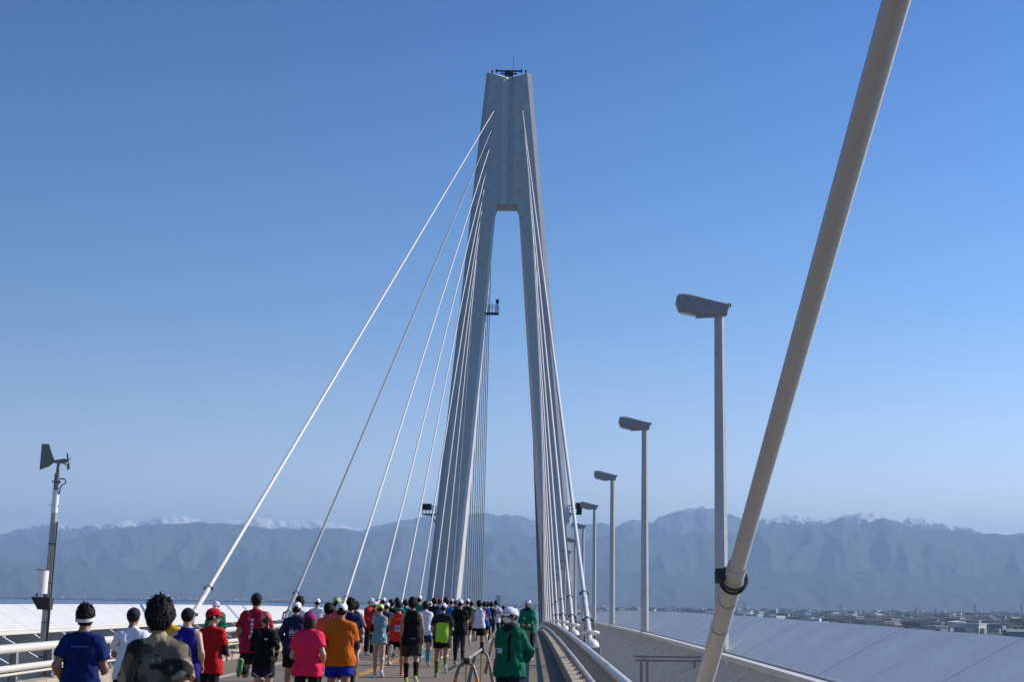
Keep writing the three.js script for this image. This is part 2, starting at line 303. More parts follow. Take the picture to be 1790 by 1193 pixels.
// ---------------------------------------------------------------- tower
const TZ = -210, TB = -4;
function legLoop(side, y) {                                    // outline of one leg at height y, seen from above
  const f = (73.1 - y), uo = 3.05 + f * .0937, ui = y > 53.5 ? lerp(1.62, 1.2, (y - 53.5) / 1.2) : 1.62 + (53.5 - y) * .0725, D = lerp(5.2, 3.6, (y - TB) / 77), c = lerp(.85, .15, clamp((y - TB) / 57, 0, 1));
  const p = [[ui + c, 0], [uo - .55, 0], [uo, .32], [uo - .25, D], [ui + .3, D], [ui, 2.6]];
  const q = p.map(([u, v]) => V(XC + side * u, y, TZ - v));
  return side > 0 ? q : q.reverse();
}
{
  const t = thing('bridge_tower', 'tall pale grey A-shaped bridge tower with two legs', 'tower', null, XC, TB, TZ);
  const rel = (g) => g.translate(-XC, -TB, -TZ);
  for (const s of [-1, 1]) { const L = []; for (const y of [TB, 8, 20, 32, 44, 53.5, 54.7]) L.push(legLoop(s, y)); mesh('leg', rel(loft(L)), M.tower, t); }
  const head = [];
  for (const y of [54.66, 60, 66, 70, 73.2]) {
    const uo = 3.05 + (73.1 - y) * .0937, D = lerp(5.2, 3.6, (y - TB) / 77), gv = .35;
    const dip = (u) => y > 73 ? -.95 * (1 - Math.abs(u) / uo) : 0;
    head.push([[-uo + .55, .004], [-.75, .004], [0, gv], [.75, .004], [uo - .55, .004], [uo, .32], [uo - .25, D], [0, D], [-uo + .25, D], [-uo, .32]].map(([u, v]) => V(XC + u, y + dip(u), TZ - v)));
  }
  mesh('tower_head', rel(loft(head)), M.tower, t);
  // steel cap frame, beacons and lightning rod
  const fr = mesh('roof_frame', rel(join([box(3.5, .2, .2, XC, 73.3, TZ + .1), box(2.2, .18, .2, XC, 72.92, TZ + .12), box(.9, .62, .5, XC, 72.95, TZ + .1), new THREE.TorusGeometry(.42, .07, 6, 16).translate(XC, 72.8, TZ + .35), box(.12, .9, .12, XC - .5, 72.8, TZ), box(.12, .9, .12, XC + .5, 72.8, TZ), box(.22, .42, .22, XC - 1.7, 73.3, TZ + .1), box(.22, .42, .22, XC + 1.7, 73.3, TZ + .1)])), M.dark, t);
  mesh('lightning_rod', rel(rod(V(XC + .55, 73, TZ), V(XC + .62, 75.4, TZ), .045, .025, 6)), M.dark, fr);
  for (const s of [-1, 1]) mesh('beacon', rel(join([rod(V(XC + s * 2.3, 72.9, TZ - 1), V(XC + s * 2.3, 73.65, TZ - 1), .1, .1, 8), new THREE.SphereGeometry(.16, 8, 6).translate(XC + s * 2.3, 73.7, TZ - 1), rod(V(XC + s * 2.85, 73, TZ - 1), V(XC + s * 2.95, 73.35, TZ - 1), .12, .1, 8)])), M.dark, t);
  // cable sockets on the head and legs
  for (const s of [-1, 1]) for (let i = 0; i < 9; i++) { const a = socket(s, i); mesh('cable_socket', rel(join([rod(a, V(a.x + s * .06, a.y - .22, a.z + .55), .17, .14, 10), box(.42, .42, .08, a.x, a.y, a.z + .02)])), M.tower, t); }
  // maintenance platforms
  const plat = (x, y, z, w, s, extra) => {
    const parts = [box(w, .14, 1.4, x, y, z), box(w, .05, .05, x, y + 1.1, z + .68), box(w, .05, .05, x, y + .6, z + .68), box(w, .05, .05, x, y + 1.1, z - .68)];
    for (let k = 0; k <= 4; k++) parts.push(box(.05, 1.1, .05, x + (k / 4 - .5) * w, y + .6, z + .68), box(.05, 1.1, .05, x + (k / 4 - .5) * w, y + .6, z - .68));
    const p = mesh('platform', rel(join(parts)), M.dark, t);
    for (const [n, g] of extra) mesh(n, rel(join(g)), M.dark, p);
  };
  plat(-13.55, 12.9, TZ - 1, 1.7, -1, [['winch_box', [box(1.15, .8, .9, -13.85, 13.9, TZ - 1)]], ['strut', [rod(V(-13.3, 12.8, TZ - 1), V(-12.4, 11.4, TZ - 1), .08)]]]);
  plat(5.35, 13.2, TZ - 1, 2.1, 1, [['winch_box', [new THREE.CylinderGeometry(.5, .5, .75, 12).translate(6.1, 14.3, TZ - 1), box(.7, .6, .5, 6.1, 13.6, TZ - 1)]], ['strut', [rod(V(5.0, 13.1, TZ - 1), V(4.4, 12, TZ - 1), .08)]]]);
  plat(-5.75, 40.05, TZ - 2.5, 1.75, -1, [['floodlight', [rod(V(-5.1, 40, TZ - 2.5), V(-5.1, 41.6, TZ - 2.5), .08), box(.42, .5, .4, -5.05, 41.75, TZ - 2.5)]]]);
  // caged ladder on the inner side of the right leg
  const lx = 1.55, lz = TZ + .25, lad = [box(.06, 13, .06, lx - .25, 4.5, lz), box(.06, 13, .06, lx + .25, 4.5, lz)];
  for (let y = -1.8; y < 11; y += .4) lad.push(box(.5, .05, .05, lx, y, lz));
  for (let y = 1; y < 11; y += .8) lad.push(new THREE.TorusGeometry(.36, .025, 4, 12).rotateX(Math.PI / 2).translate(lx, y, lz + .3));
  mesh('ladder', rel(join(lad)), M.dark, t);
  tag(t, t.userData.label, 'tower');
}
function socket(s, i) { const y = 67.6 - 2.62 * i, u = 1.92 + (67.6 - y) * .103; return V(XC + s * u, y, TZ + .0); }

// ---------------------------------------------------------------- stay cables
const ORD = ['nearest', 'second nearest', 'third nearest', 'fourth nearest', 'fifth nearest', 'sixth nearest', 'seventh nearest', 'eighth nearest', 'ninth nearest'];
function cable(a, b, label, material, detail, group, plain) {           // a: foot at the deck, b: socket on the tower
  const g = thing('stay_cable', label, 'cable', group, a.x, a.y, a.z);
  const dir = new THREE.Vector3().subVectors(b, a).normalize(), L = a.distanceTo(b), up = V(0, 1, 0);
  const at = (s) => dir.clone().multiplyScalar(s);
  const q = new THREE.Quaternion().setFromUnitVectors(up, dir);
  const ring = (s, r, h, seg = 16) => new THREE.CylinderGeometry(r, r, h, seg).applyQuaternion(q).translate(...at(s).toArray());
  const hs = (h) => h / dir.y;                                   // length along the cable at height h above its foot
  mesh('strand', rod(at(hs(1.9)), at(L), .061, .061, detail ? 20 : 8), material, g);
  mesh('sleeve', rod(at(hs(.6)), at(hs(1.97)), .076, .076, detail ? 20 : 10), material, g);
  if (!detail) return g;
  const bolts = (s, r) => { const l = [ring(s, r, .07)]; for (const k of [-1, 1]) l.push(box(.05, .09, .05, k * (r + .02), 0, 0).applyQuaternion(q).translate(...at(s).toArray()), box(.018, .16, .018, k * (r + .03), .02, 0).applyQuaternion(q).translate(...at(s).toArray())); return join(l); };
  if (!plain) mesh('clamp', bolts(hs(1.93), .088), M.dark, g);
  if (!plain) mesh('clamp', bolts(hs(1.2), .092), M.dark, g);
  mesh('seam', ring(hs(1.5), .0785, .012), M.dark, g);
  mesh('seam', ring(hs(1.72), .0785, .012), M.dark, g);
  mesh('guard_ring', new THREE.TorusGeometry(.205, .042, 10, 26).rotateX(Math.PI / 2 - .18).translate(0, .86, at(hs(.86)).z), M.plasticWhite, g);
  mesh('anchor_dome', new THREE.SphereGeometry(.21, 18, 10, 0, Math.PI * 2, 0, Math.PI / 2).translate(0, .52, at(hs(.62)).z), M.plasticWhite, g);
  mesh('anchor_box', rbox(.42, .62, .9, .02, 0, .22, at(hs(.4)).z), M.post, g);
  const bz = at(hs(1.0)).z;
  if (!plain) mesh('damper_bracket', join([rod(V(-.15, .55, bz + .1), V(-.1, 1.2, at(hs(1.2)).z), .03), rod(V(.15, .55, bz + .1), V(.1, 1.2, at(hs(1.2)).z), .03)]), M.dark, g);
  return g;
}
for (const s of [-1, 1]) for (let i = 0; i < 9; i++) {
  const c = 46.6 + 17.4 * i, d = c - 1.95 * (210 - c) / (66 - 2.62 * i), a = V(XC + s * 5.5, Y(d) + .02, -d), b = socket(s, i); b.z += .4;
  const dark = s < 0 && i === 1;
  cable(a, b, `${dark ? 'dull grey' : 'pale'} stay cable, ${ORD[i]} of those rising from the ${s < 0 ? 'left' : 'right'} kerb`, dark ? M.cableDull : M.cable, i < 5);
}
for (const s of [-1, 1]) for (let i = 0; i < 9; i++) {
  const d = 226 + 9.6 * (8 - i), a = V(XC + s * 5.5, Y(d) + .3, -d), b = socket(s, i); b.z = TZ - 3.6;
  cable(a, b, `thin stay cable behind the ${s < 0 ? 'left' : 'right'} tower leg, running to the far side span`, M.cableDull, false, `far side cables ${s < 0 ? 'left' : 'right'}`);
}
{ // the cable in the right foreground runs back to the tower behind the camera
  const a = V(1.585, Y(17.3) + .02, -17.3), b = V(1.0, 66, 147.4);
  const g = cable(a, b, 'thick stay cable in the right foreground, leaning back over the viewer', M.cable, true, undefined, true);
  const dir = b.clone().sub(a).normalize(), c = dir.clone().multiplyScalar(1.86 / dir.y);
  const q = new THREE.Quaternion().setFromUnitVectors(V(0, 1, 0), dir);
  mesh('strap', join([new THREE.TorusGeometry(.098, .012, 8, 24).rotateX(Math.PI / 2 + .25), new THREE.TorusGeometry(.104, .012, 8, 24).rotateX(Math.PI / 2 - .1).translate(0, .06, 0), box(.07, .09, .09, -.115, .1, 0)]).applyQuaternion(q).translate(c.x, c.y, c.z), M.dark, g);
}

// ---------------------------------------------------------------- street lamps on the right fairing
{
  const t = new THREE.Group();
  const H = 5.45;
  const oct = (r, y, k = 1) => { const o = []; for (let i = 0; i < 8; i++) { const a = (i + .5) / 8 * 2 * Math.PI; o.push(V(Math.cos(a) * r, y, -Math.sin(a) * r)); } return o; };
  mesh('pole', loft([oct(.118, -.75), oct(.115, .3), oct(.085, H)]), M.lamp, t);
  mesh('base_plate', rbox(.34, .03, .3, .006, 0, -.02, 0), M.lamp, t);
  // head: points to the road, tilted up by 13 degrees
  const prof = (pts, depth, bev) => { const s = new THREE.Shape(pts.map(([u, v]) => new THREE.Vector2(u, v))); return new THREE.ExtrudeGeometry(s, { depth: depth - 2 * bev, bevelEnabled: true, bevelThickness: bev, bevelSize: bev, bevelSegments: 3 }).translate(0, 0, -depth / 2 + bev); };
  const head = mesh('lamp_head', prof([[.10, -.015], [.13, .11], [-.50, .235], [-.66, .235], [-.685, .14], [-.64, .02], [-.36, -.035], [-.3, -.04]], .28, .025).rotateZ(-.03), M.lampBody, t);
  head.position.set(0, H - .005, 0);
  mesh('lid', prof([[.14, .125], [-.48, .255], [-.63, .262], [-.685, .235], [-.5, .232]], .25, .012).rotateZ(-.03), M.lamp, head);
  mesh('lens', rbox(.27, .018, .2, .006).rotateZ(-.16).translate(-.5, -.03, 0), M.lens, head);
  mesh('ballast_cover', prof([[-.02, -.055], [-.02, 0], [-.36, .02], [-.37, -.075]], .2, .008), M.lampBody, head);
  mesh('hinge', new THREE.CylinderGeometry(.035, .035, .2, 10).rotateX(Math.PI / 2).translate(.15, .11, 0), M.dark, head);
  for (let i = 0; i < 11; i++) {
    const d = 25.7 + 17.4 * i, c = i ? t.clone() : t;
    c.name = numbered('street_lamp'); c.position.set(3.0, Y(d) + .93, -d); scene.add(c);
    tag(c, i < 7 ? `grey street lamp on the right fairing, ${['nearest and tallest in view', 'second from the viewer', 'third from the viewer', 'fourth from the viewer', 'fifth from the viewer', 'sixth from the viewer', 'seventh from the viewer'][i]}` : 'tiny far street lamp lined up among the right cables', 'street lamp', 'street lamps along the right side');
  }
}
// ---------------------------------------------------------------- wind gauge mast on the left
{
  const d = 29, t = thing('weather_mast', 'grey weather mast with wind vane above the left railing', 'mast', null, -8.72, Y(d) + .3, -d);
  t.rotation.z = -.026;
  mesh('pole', join([rod(V(0, -.3, 0), V(0, 1.35, 0), .062, .062, 16), rod(V(0, 1.35, 0), V(0, 2.86, 0), .054, .054, 16)]), M.galv, t);
  mesh('pole_collar', join([rod(V(0, 2.86, 0), V(0, 3.27, 0), .06, .06, 16), rod(V(-.1, 3.0, 0), V(.1, 3.0, 0), .012, .012, 6)]), M.plasticWhite, t);
  mesh('vane_mount', join([rod(V(0, 3.27, 0), V(0, 3.44, 0), .05, .05, 12), box(.15, .03, .1, 0, 3.42, 0), rod(V(0, 3.44, 0), V(0, 3.58, 0), .055, .05, 12), rod(V(0, 3.58, 0), V(0, 3.8, 0), .032, .022, 10)]), M.vane, t);
  const v = mesh('wind_vane', join([rod(V(-.16, 3.78, 0), V(.1, 3.80, 0), .018, .05, 12), new THREE.SphereGeometry(.05, 12, 8).scale(1.4, 1, 1).translate(.1, 3.8, 0)]), M.vane, t);
  const fs = new THREE.Shape([[-.06, 3.8], [-.1, 3.86], [-.2, 4.1], [-.33, 4.1], [-.33, 3.63], [-.16, 3.7]].map(([a, b]) => new THREE.Vector2(a, b)));
  mesh('tail_fin', new THREE.ExtrudeGeometry(fs, { depth: .012, bevelEnabled: true, bevelSize: .003, bevelThickness: .003, bevelSegments: 1 }).translate(0, 0, -.006), M.vane, v);
  for (let k = 0; k < 4; k++) mesh('propeller_blade', box(.012, .15, .05, 0, .085, 0).rotateY(.6).rotateX(k * Math.PI / 2 + .5).translate(.17, 3.8, 0), M.dark, v);
  mesh('signal_wire', pipe([V(.06, 3.48, 0), V(.14, 3.47, .01), V(.17, 3.41, .02), V(.1, 3.36, .02), V(.065, 3.2, .02)], .012, 20, 6), M.black, t);
  mesh('cable_conduit', join([rod(V(.075, -.3, .02), V(.075, 2.7, .02), .016, .016, 6), ...[.3, .9, 1.6, 2.3].map((y) => new THREE.CylinderGeometry(.067, .067, .018, 14).translate(0, y, 0))]), M.dark, t);
  const g = mesh('rain_gauge', new THREE.CylinderGeometry(.115, .115, .42, 24).translate(-.1, 1.62, .06), M.plasticWhite, t);
  mesh('gauge_rim', new THREE.TorusGeometry(.113, .008, 6, 24).rotateX(Math.PI / 2).translate(-.1, 1.83, .06), M.dark, g);
  mesh('gauge_foot', join([rod(V(-.17, 1.36, .06), V(-.17, 1.42, .06), .02), rod(V(-.03, 1.36, .06), V(-.03, 1.42, .06), .02)]), M.dark, g);
  mesh('bracket_box', loft([[V(-.24, 1.35, .17), V(.1, 1.35, .17), V(.1, 1.35, -.1), V(-.24, 1.35, -.1)].reverse(), [V(-.13, 1.13, .08), V(.09, 1.13, .08), V(.09, 1.13, -.08), V(-.13, 1.13, -.08)].reverse()]), M.dark, t);
}
// ---------------------------------------------------------------- small handrail among the right ribs
{
  const d = 27, t = thing('access_handrail', 'short dark grey handrail standing among the right fairing ribs', 'handrail', null, 2.2, Y(d) + .2, -d);
  for (const [n, x0] of [['handrail_bar', 0], ['handrail_bar', 1]]) mesh(n, rod(V(-.5, .62 - x0 * .055, x0 * .25), V(.6, .62 - x0 * .055, x0 * .25), .019, .019, 10), M.steel, t);
  for (const x of [-.38, -.28, .5]) mesh('handrail_post', rbox(.045, 1.1, .045, .006, x, .02, .02), M.steel, t);
  mesh('cross_tie', box(.04, .04, .27, -.33, .59, .12), M.steel, t);
}
// ---------------------------------------------------------------- pipe barricades
function barricadeProto() {
  const t = new THREE.Group();
  const arch = (lean) => { const pts = [V(-.27, 0, 0), V(-.2, .35, 0), V(-.13, .68, 0)]; for (let k = 0; k <= 6; k++) { const a = Math.PI - k / 6 * Math.PI; pts.push(V(Math.cos(a) * .115, .72 + Math.sin(a) * .1, 0)); } pts.push(V(.13, .68, 0), V(.2, .35, 0), V(.27, 0, 0)); return pipe(pts.map((p) => V(p.x, p.y, (.82 - p.y) * lean)), .021, 60, 8); };
  mesh('arch_frame', arch(.24), M.barrTube, t); mesh('arch_frame', arch(-.24), M.barrTube, t);
  for (const s of [-1, 1]) for (const k of [-1, 1]) mesh('reflector_band', rod(V(k * .155, .57, .25 * s * .24), V(k * .143, .63, .19 * s * .24), .0245, .0245, 10), M.amber, t);
  mesh('brace', rod(V(.0, .80, 0), V(-.03, .1, .165), .012, .012, 8), M.yellow, t);
  mesh('brace', rod(V(0, .1, .17), V(0, .1, -.17), .01, .01, 6), M.yellow, t);
  mesh('pipe_clamp', rbox(.09, .08, .09, .012, 0, .855, 0), M.black, t); mesh('pipe_clamp', rbox(.07, .06, .07, .012, -.02, .2, .15), M.black, t);
  return t;
}
M.barrTube = mat(.30, .27, .22, { map: T_STEEL, roughness: .45, metalness: .3 });
const barr = barricadeProto();
let firstB = true;
function barricade(x, d, turn, label, group) {
  const b = firstB ? barr : barr.clone(); firstB = false;
  b.name = numbered('barricade'); b.position.set(x, Y(d) + .012, -d); b.rotation.y = turn; scene.add(b); tag(b, label, 'barricade', group);
}
function barPipe(a, b, label, group) {
  const t = thing('barricade_pipe', label, 'pipe', group, a.x, a.y, a.z), e = b.clone().sub(a);
  mesh('pipe', rod(V(0, 0, 0), e, .024, .024, 12), M.pipeGrey, t);
  mesh('end_cap', rod(e.clone().multiplyScalar(-.004), e.clone().multiplyScalar(.012), .027, .027, 12), M.black, t);
  mesh('end_cap', rod(e.clone().multiplyScalar(.988), e.clone().multiplyScalar(1.004), .027, .027, 12), M.black, t);
}
M.pipeGrey = mat(.5, .48, .46, { map: T_STEEL, roughness: .4, metalness: .3 });
const rightB = 'pipe barricades along the right shoulder', leftB = 'pipe barricades along the left shoulder';
barricade(-.90, 22.8, .1, 'arched pipe barricade nearest the viewer, right of the runners', rightB);
barricade(-.84, 27.6, .12, 'arched pipe barricade, second of the line by the near steward', rightB);
barricade(-.80, 38.5, .1, 'arched pipe barricade with yellow brace, farthest of the right line', rightB);
{ const p = (x, d, h) => V(x, Y(d) + h, -d);
  barPipe(p(-.90, 22.7, .875), p(-.84, 27.7, .875), 'grey top pipe joining the two nearest right barricades', rightB);
  barPipe(p(-.80, 38.4, .875), p(-.72, 43.5, .875), 'grey top pipe running on from the farthest right barricade', rightB);
  barPipe(p(-.52, 28.2, .26), p(-.44, 31.5, .26), 'loose low grey pipe with black end beside the near steward', rightB);
  barricade(-7.35, 45.6, .05, 'pipe barricade by the left kerb behind the navy print shirt', leftB);
  barricade(-6.5, 58.5, .05, 'pipe barricade by the left kerb beyond the navy T-shirt', leftB);
  barPipe(p(-7.35, 45.4, .875), p(-6.5, 58.6, .875), 'long grey top pipe of the left barricades', leftB);
  barPipe(p(-7.28, 45.4, .22), p(-6.43, 58.6, .22), 'long grey bottom pipe of the left barricades', leftB);
}
{ // yellow rope along the left kerb with a ribbon
  const y0 = Y(36) + .62, pts = []; for (let k = 0; k <= 10; k++) { const d = 33 + k * 1.3; pts.push(V(-7.75 + .01 * k, Y(d) + .62 - .1 * Math.sin(Math.PI * (k % 5) / 5), -d)); }
  const t = thing('rope', 'thin yellow rope strung along the left kerb', 'rope'); mesh('rope_strand', pipe(pts, .009, 60, 6), mat(.62, .55, .16, { roughness: .9 }), t);
  const r = thing('ribbon', 'bright yellow ribbon tied to the rope by the left kerb', 'ribbon', null, -7.7, Y(40) + .54, -40);
  mesh('bow', join([box(.2, .09, .02).rotateZ(.5), box(.14, .08, .02).rotateZ(-.5).translate(.03, -.03, .015)]), mat(.8, .6, .02, { roughness: .7 }), r);
  mesh('ribbon_tail', box(.035, .18, .008, -.08, -.13, .01), mat(.8, .62, .05, { roughness: .7 }), r);
}
{ // low handrail across the far right shoulder, behind the far steward
  const d = 62, t = thing('end_fence', 'pale upright fence posts beside the tower foot, behind the far steward', 'fence', null, -.05, Y(d), -d);
  for (const x of [0, .12, .24]) mesh('fence_post', rbox(.05, 1.15, .05, .008, x, .57, 0), M.rail, t);
  mesh('fence_rail', rbox(.32, .05, .05, .008, .12, 1.12, 0), M.rail, t);
}

// ---------------------------------------------------------------- far shore: town, trees, works
const GY = -45.6;
{
  const tones = [[.55, .53, .5], [.42, .42, .43], [.62, .6, .56], [.35, .33, .3], [.5, .42, .34], [.7, .7, .7]], roofs = [[.07, .075, .085], [.11, .09, .08], [.18, .18, .2], [.09, .1, .13], [.28, .13, .09]];
  const mats = tones.map((c) => mat(...c, { roughness: .9 })), rm = roofs.map((c) => mat(...c, { roughness: .7 }));
  const wall = box(1, 1, 1, 0, .5, 0), gable = loft([[V(-.56, 1, -.56), V(.56, 1, -.56), V(0, 1.45, -.56)].reverse(), [V(-.56, 1, .56), V(.56, 1, .56), V(0, 1.45, .56)].reverse()]), flat = box(1.04, .05, 1.04, 0, 1.025, 0);
  let made = 0, tries = 0;
  while (made < 170 && tries++ < 6000) {
    const d = 2350 * Math.pow(2.6, rnd()), x = d * rr(.06, .34); if (!inLand(x, -d)) continue;
    if (-50 * 2800 / d < -1e9) continue;
    const px = x / d; if (px > .248 && px < .292 && d < 3350) continue; if (px > .285 && px < .315 && d < 2750) continue;
    const big = rnd() < .11, w = big ? rr(16, 34) : rr(8, 14), h = big ? rr(7, 15) : rr(5, 8), l = big ? rr(14, 30) : rr(7, 12);
    const g = new THREE.Group(); g.name = numbered(big ? 'warehouse' : 'house'); g.position.set(x, GY, -d); g.rotation.y = rr(-.6, .6) + (rnd() < .5 ? 0 : Math.PI / 2); g.scale.set(w, h, l); scene.add(g);
    tag(g, big ? 'distant boxy warehouse of the hazy town beyond the right boards' : 'distant small house of the hazy town beyond the right boards', big ? 'warehouse' : 'house', big ? 'far warehouses of the town' : 'far houses of the town');
    mesh('wall', wall, mats[Math.floor(rnd() * mats.length)], g); mesh('roof', big ? flat : gable, rm[Math.floor(rnd() * rm.length)], g);
    made++;
  }
  const mk = (n, geo, material, count, fn, label, cat) => { const im = new THREE.InstancedMesh(geo, material, count), m = new THREE.Matrix4(), q = new THREE.Quaternion(), c = new THREE.Color(); let k = 0, t = 0; while (k < count && t++ < count * 20) { const r = fn(); if (!r) continue; q.setFromEuler(new THREE.Euler(0, rr(0, 6.28), 0)); im.setMatrixAt(k, m.compose(V(r[0], GY, r[1]), q, V(r[2], r[3], r[4]))); im.setColorAt(k, c.setRGB(...r[5])); k++; } im.count = k; im.name = n; im.castShadow = im.receiveShadow = true; scene.add(im); tag(im, label, cat, null, 'stuff'); };
  const pick = () => tones[Math.floor(rnd() * tones.length)].map((v, i, a) => v * (pick.k = i ? pick.k : rr(.55, 1.05)));
  mk('distant_town', join([wall.clone(), box(1.05, .18, 1.05, 0, 1.05, 0)]), mat(1, 1, 1, { roughness: .9 }), 4200, () => { const d = 3000 * Math.pow(5, rnd()), x = d * rr(-.02, .38); if (!inLand(x, -d)) return null; const b = rnd() < .12; return [x, -d, b ? rr(20, 60) : rr(8, 15), b ? rr(8, 22) : rr(5, 9), b ? rr(20, 40) : rr(8, 14), pick()]; }, 'mass of tiny roofs and walls of the hazy far town', 'town');
  const blob = new THREE.IcosahedronGeometry(.5, 2); { const p = blob.attributes.position; for (let i = 0; i < p.count; i++) { const v = V(p.getX(i), p.getY(i), p.getZ(i)), n = 1 + .35 * noise(v.x * 5, v.y * 5, v.z * 5); p.setXYZ(i, v.x * n, v.y * n + .42, v.z * n); } blob.computeVertexNormals(); }
  mk('tree_belt', blob, mat(1, 1, 1, { roughness: 1 }), 5200, () => { const d = 2300 * Math.pow(6, rnd()), x = d * rr(-.03, .38); if (!inLand(x, -d) || (x / d > .25 && x / d < .292 && d < 3300 && d > 2500) || noise(x / 500, d / 700, 2) < -.1) return null; const s = rr(6, 13); return [x, -d, s * rr(1, 2.4), s, s * rr(1, 2.4), [rr(.03, .06), rr(.045, .08), rr(.025, .04)]]; }, 'dark trees scattered through the hazy far town', 'trees');
  // left shore under the mountains
  mk('far_shore_buildings', box(1, 1, 1, 0, .5, 0), mat(1, 1, 1, { roughness: .8 }), 420, () => { const d = 17800 + 3800 * rnd(), x = -d * rr(.02, .36); if (!inLand(x, -d)) return null; const b = rnd() < .3; return [x, -d, b ? rr(90, 320) : rr(25, 70), b ? rr(16, 30) : rr(12, 38), rr(30, 60), rnd() < .22 ? [.75, .75, .75] : [.3, .3, .32]]; }, 'specks of pale buildings along the far left shore', 'town');
  mk('shore_woods', blob, mat(1, 1, 1, { roughness: 1 }), 2200, () => { const d = 16000 + 6000 * rnd(), x = d * rr(-.38, .02); if (!inLand(x, -d)) return null; const s = rr(16, 30); return [x, -d, s * rr(3, 7), s, s * rr(2, 4), [rr(.04, .07), rr(.05, .08), rr(.04, .05)]]; }, 'dark woods along the far left shore', 'trees');
}
{
  const at = (px, d) => V((px - 929) / 2800 * d, GY, -d);
  const one = (name, label, cat, px, d, fn) => { const p = at(px, d), t = thing(name, label, cat, null, p.x, p.y, p.z); fn(t); return t; };
  const pale = mat(.62, .62, .62, { roughness: .8 }), slate = mat(.2, .21, .23, { roughness: .85 }), bright = mat(.82, .82, .8, { roughness: .7 });
  one('storage_tank', 'round pale grey storage tank in the distant town, far right', 'tank', 1658, 3300, (t) => { mesh('tank_wall', new THREE.CylinderGeometry(19, 19, 18, 40).translate(0, 9, 0), pale, t); mesh('tank_roof', new THREE.ConeGeometry(19.3, 2.5, 40).translate(0, 19.3, 0), pale, t); });
  one('storage_hall', 'long grey hall right of the storage tank in the distant town', 'hall', 1712, 3250, (t) => { mesh('wall', box(46, 15, 26, 0, 7.5, 0), slate, t); mesh('roof', box(48, 1.2, 28, 0, 15.6, 0), pale, t); });
  one('lattice_tower', 'thin dark lattice tower left of the storage tank', 'tower', 1637, 3300, (t) => { const l = []; for (const [a, b] of [[-1, -1], [-1, 1], [1, -1], [1, 1]]) l.push(rod(V(a * 2.2, 0, b * 2.2), V(a * .6, 38, b * .6), .4, .3, 5)); mesh('mast_legs', l, slate, t); mesh('cross_arms', [box(9, .9, .9, 0, 30, 0), box(7, .9, .9, 0, 22, 0), box(8, 1.4, 1.4, 0, 12, 0)], slate, t); });
  one('works_shed', 'low grey-green shed at the near edge of the town, far right', 'shed', 1766, 2700, (t) => { mesh('wall', box(48, 9, 24, 0, 4.5, 0), mat(.24, .28, .29, { roughness: .9 }), t); mesh('roof', loft([[V(-25, 9, 13), V(25, 9, 13), V(25, 13, 0), V(-25, 13, 0)], [V(-25, 8.6, 13), V(25, 8.6, 13), V(25, 8.6, -13), V(-25, 8.6, -13)]]), mat(.2, .26, .27, { roughness: .8 }), t); });
  one('tower_block', 'dark rectangular tower block on the far shore above the crowd', 'building', 871.5, 9000, (t) => { mesh('wall', box(29, 78, 24, 0, 39, 0), slate, t); mesh('roof_parapet', box(31, 2, 26, 0, 79, 0), slate, t); });
  one('tent_hall', 'small bright white peaked hall on the far right shore', 'hall', 1121, 9000, (t) => { mesh('wall', box(40, 10, 20, 0, 5, 0), bright, t); mesh('roof', new THREE.ConeGeometry(22, 30, 4).rotateY(.78).translate(8, 25, 0), bright, t); });
  one('white_silo', 'slim white silo on the far left shore', 'silo', 300, 18600, (t) => { mesh('silo_wall', new THREE.CylinderGeometry(16, 16, 62, 16).translate(0, 31, 0), bright, t); mesh('silo_cap', new THREE.ConeGeometry(17, 8, 16).translate(0, 66, 0), bright, t); });
  one('white_silo', 'short white silo left of the slim one on the far left shore', 'silo', 275, 18600, (t) => { mesh('silo_wall', new THREE.CylinderGeometry(20, 20, 34, 16).translate(0, 17, 0), bright, t); mesh('silo_cap', new THREE.ConeGeometry(21, 8, 16).translate(0, 38, 0), bright, t); });
  one('factory_hall', 'long white factory hall on the far left shore beside the mast', 'factory', 165, 18800, (t) => { mesh('wall', box(560, 30, 60, 0, 15, 0), bright, t); mesh('roof', box(570, 3, 66, 0, 31, 0), pale, t); });
  for (const [px, d, h] of [[1295, 7000, 60], [1460, 6200, 55], [1590, 5200, 48], [1690, 5600, 60], [1770, 6000, 62]]) one('power_pylon', 'faint power pylon standing over the hazy town', 'pylon', px, d, (t) => { const l = []; for (const [a, b] of [[-1, -1], [-1, 1], [1, -1], [1, 1]]) l.push(rod(V(a * 4, 0, b * 4), V(a * .8, h, b * .8), .7, .5, 5)); mesh('mast_legs', l, slate, t); mesh('cross_arms', [box(18, 1.2, 1.2, 0, h * .9, 0), box(15, 1.2, 1.2, 0, h * .75, 0)], slate, t); }).userData.group = 'far power pylons';
}
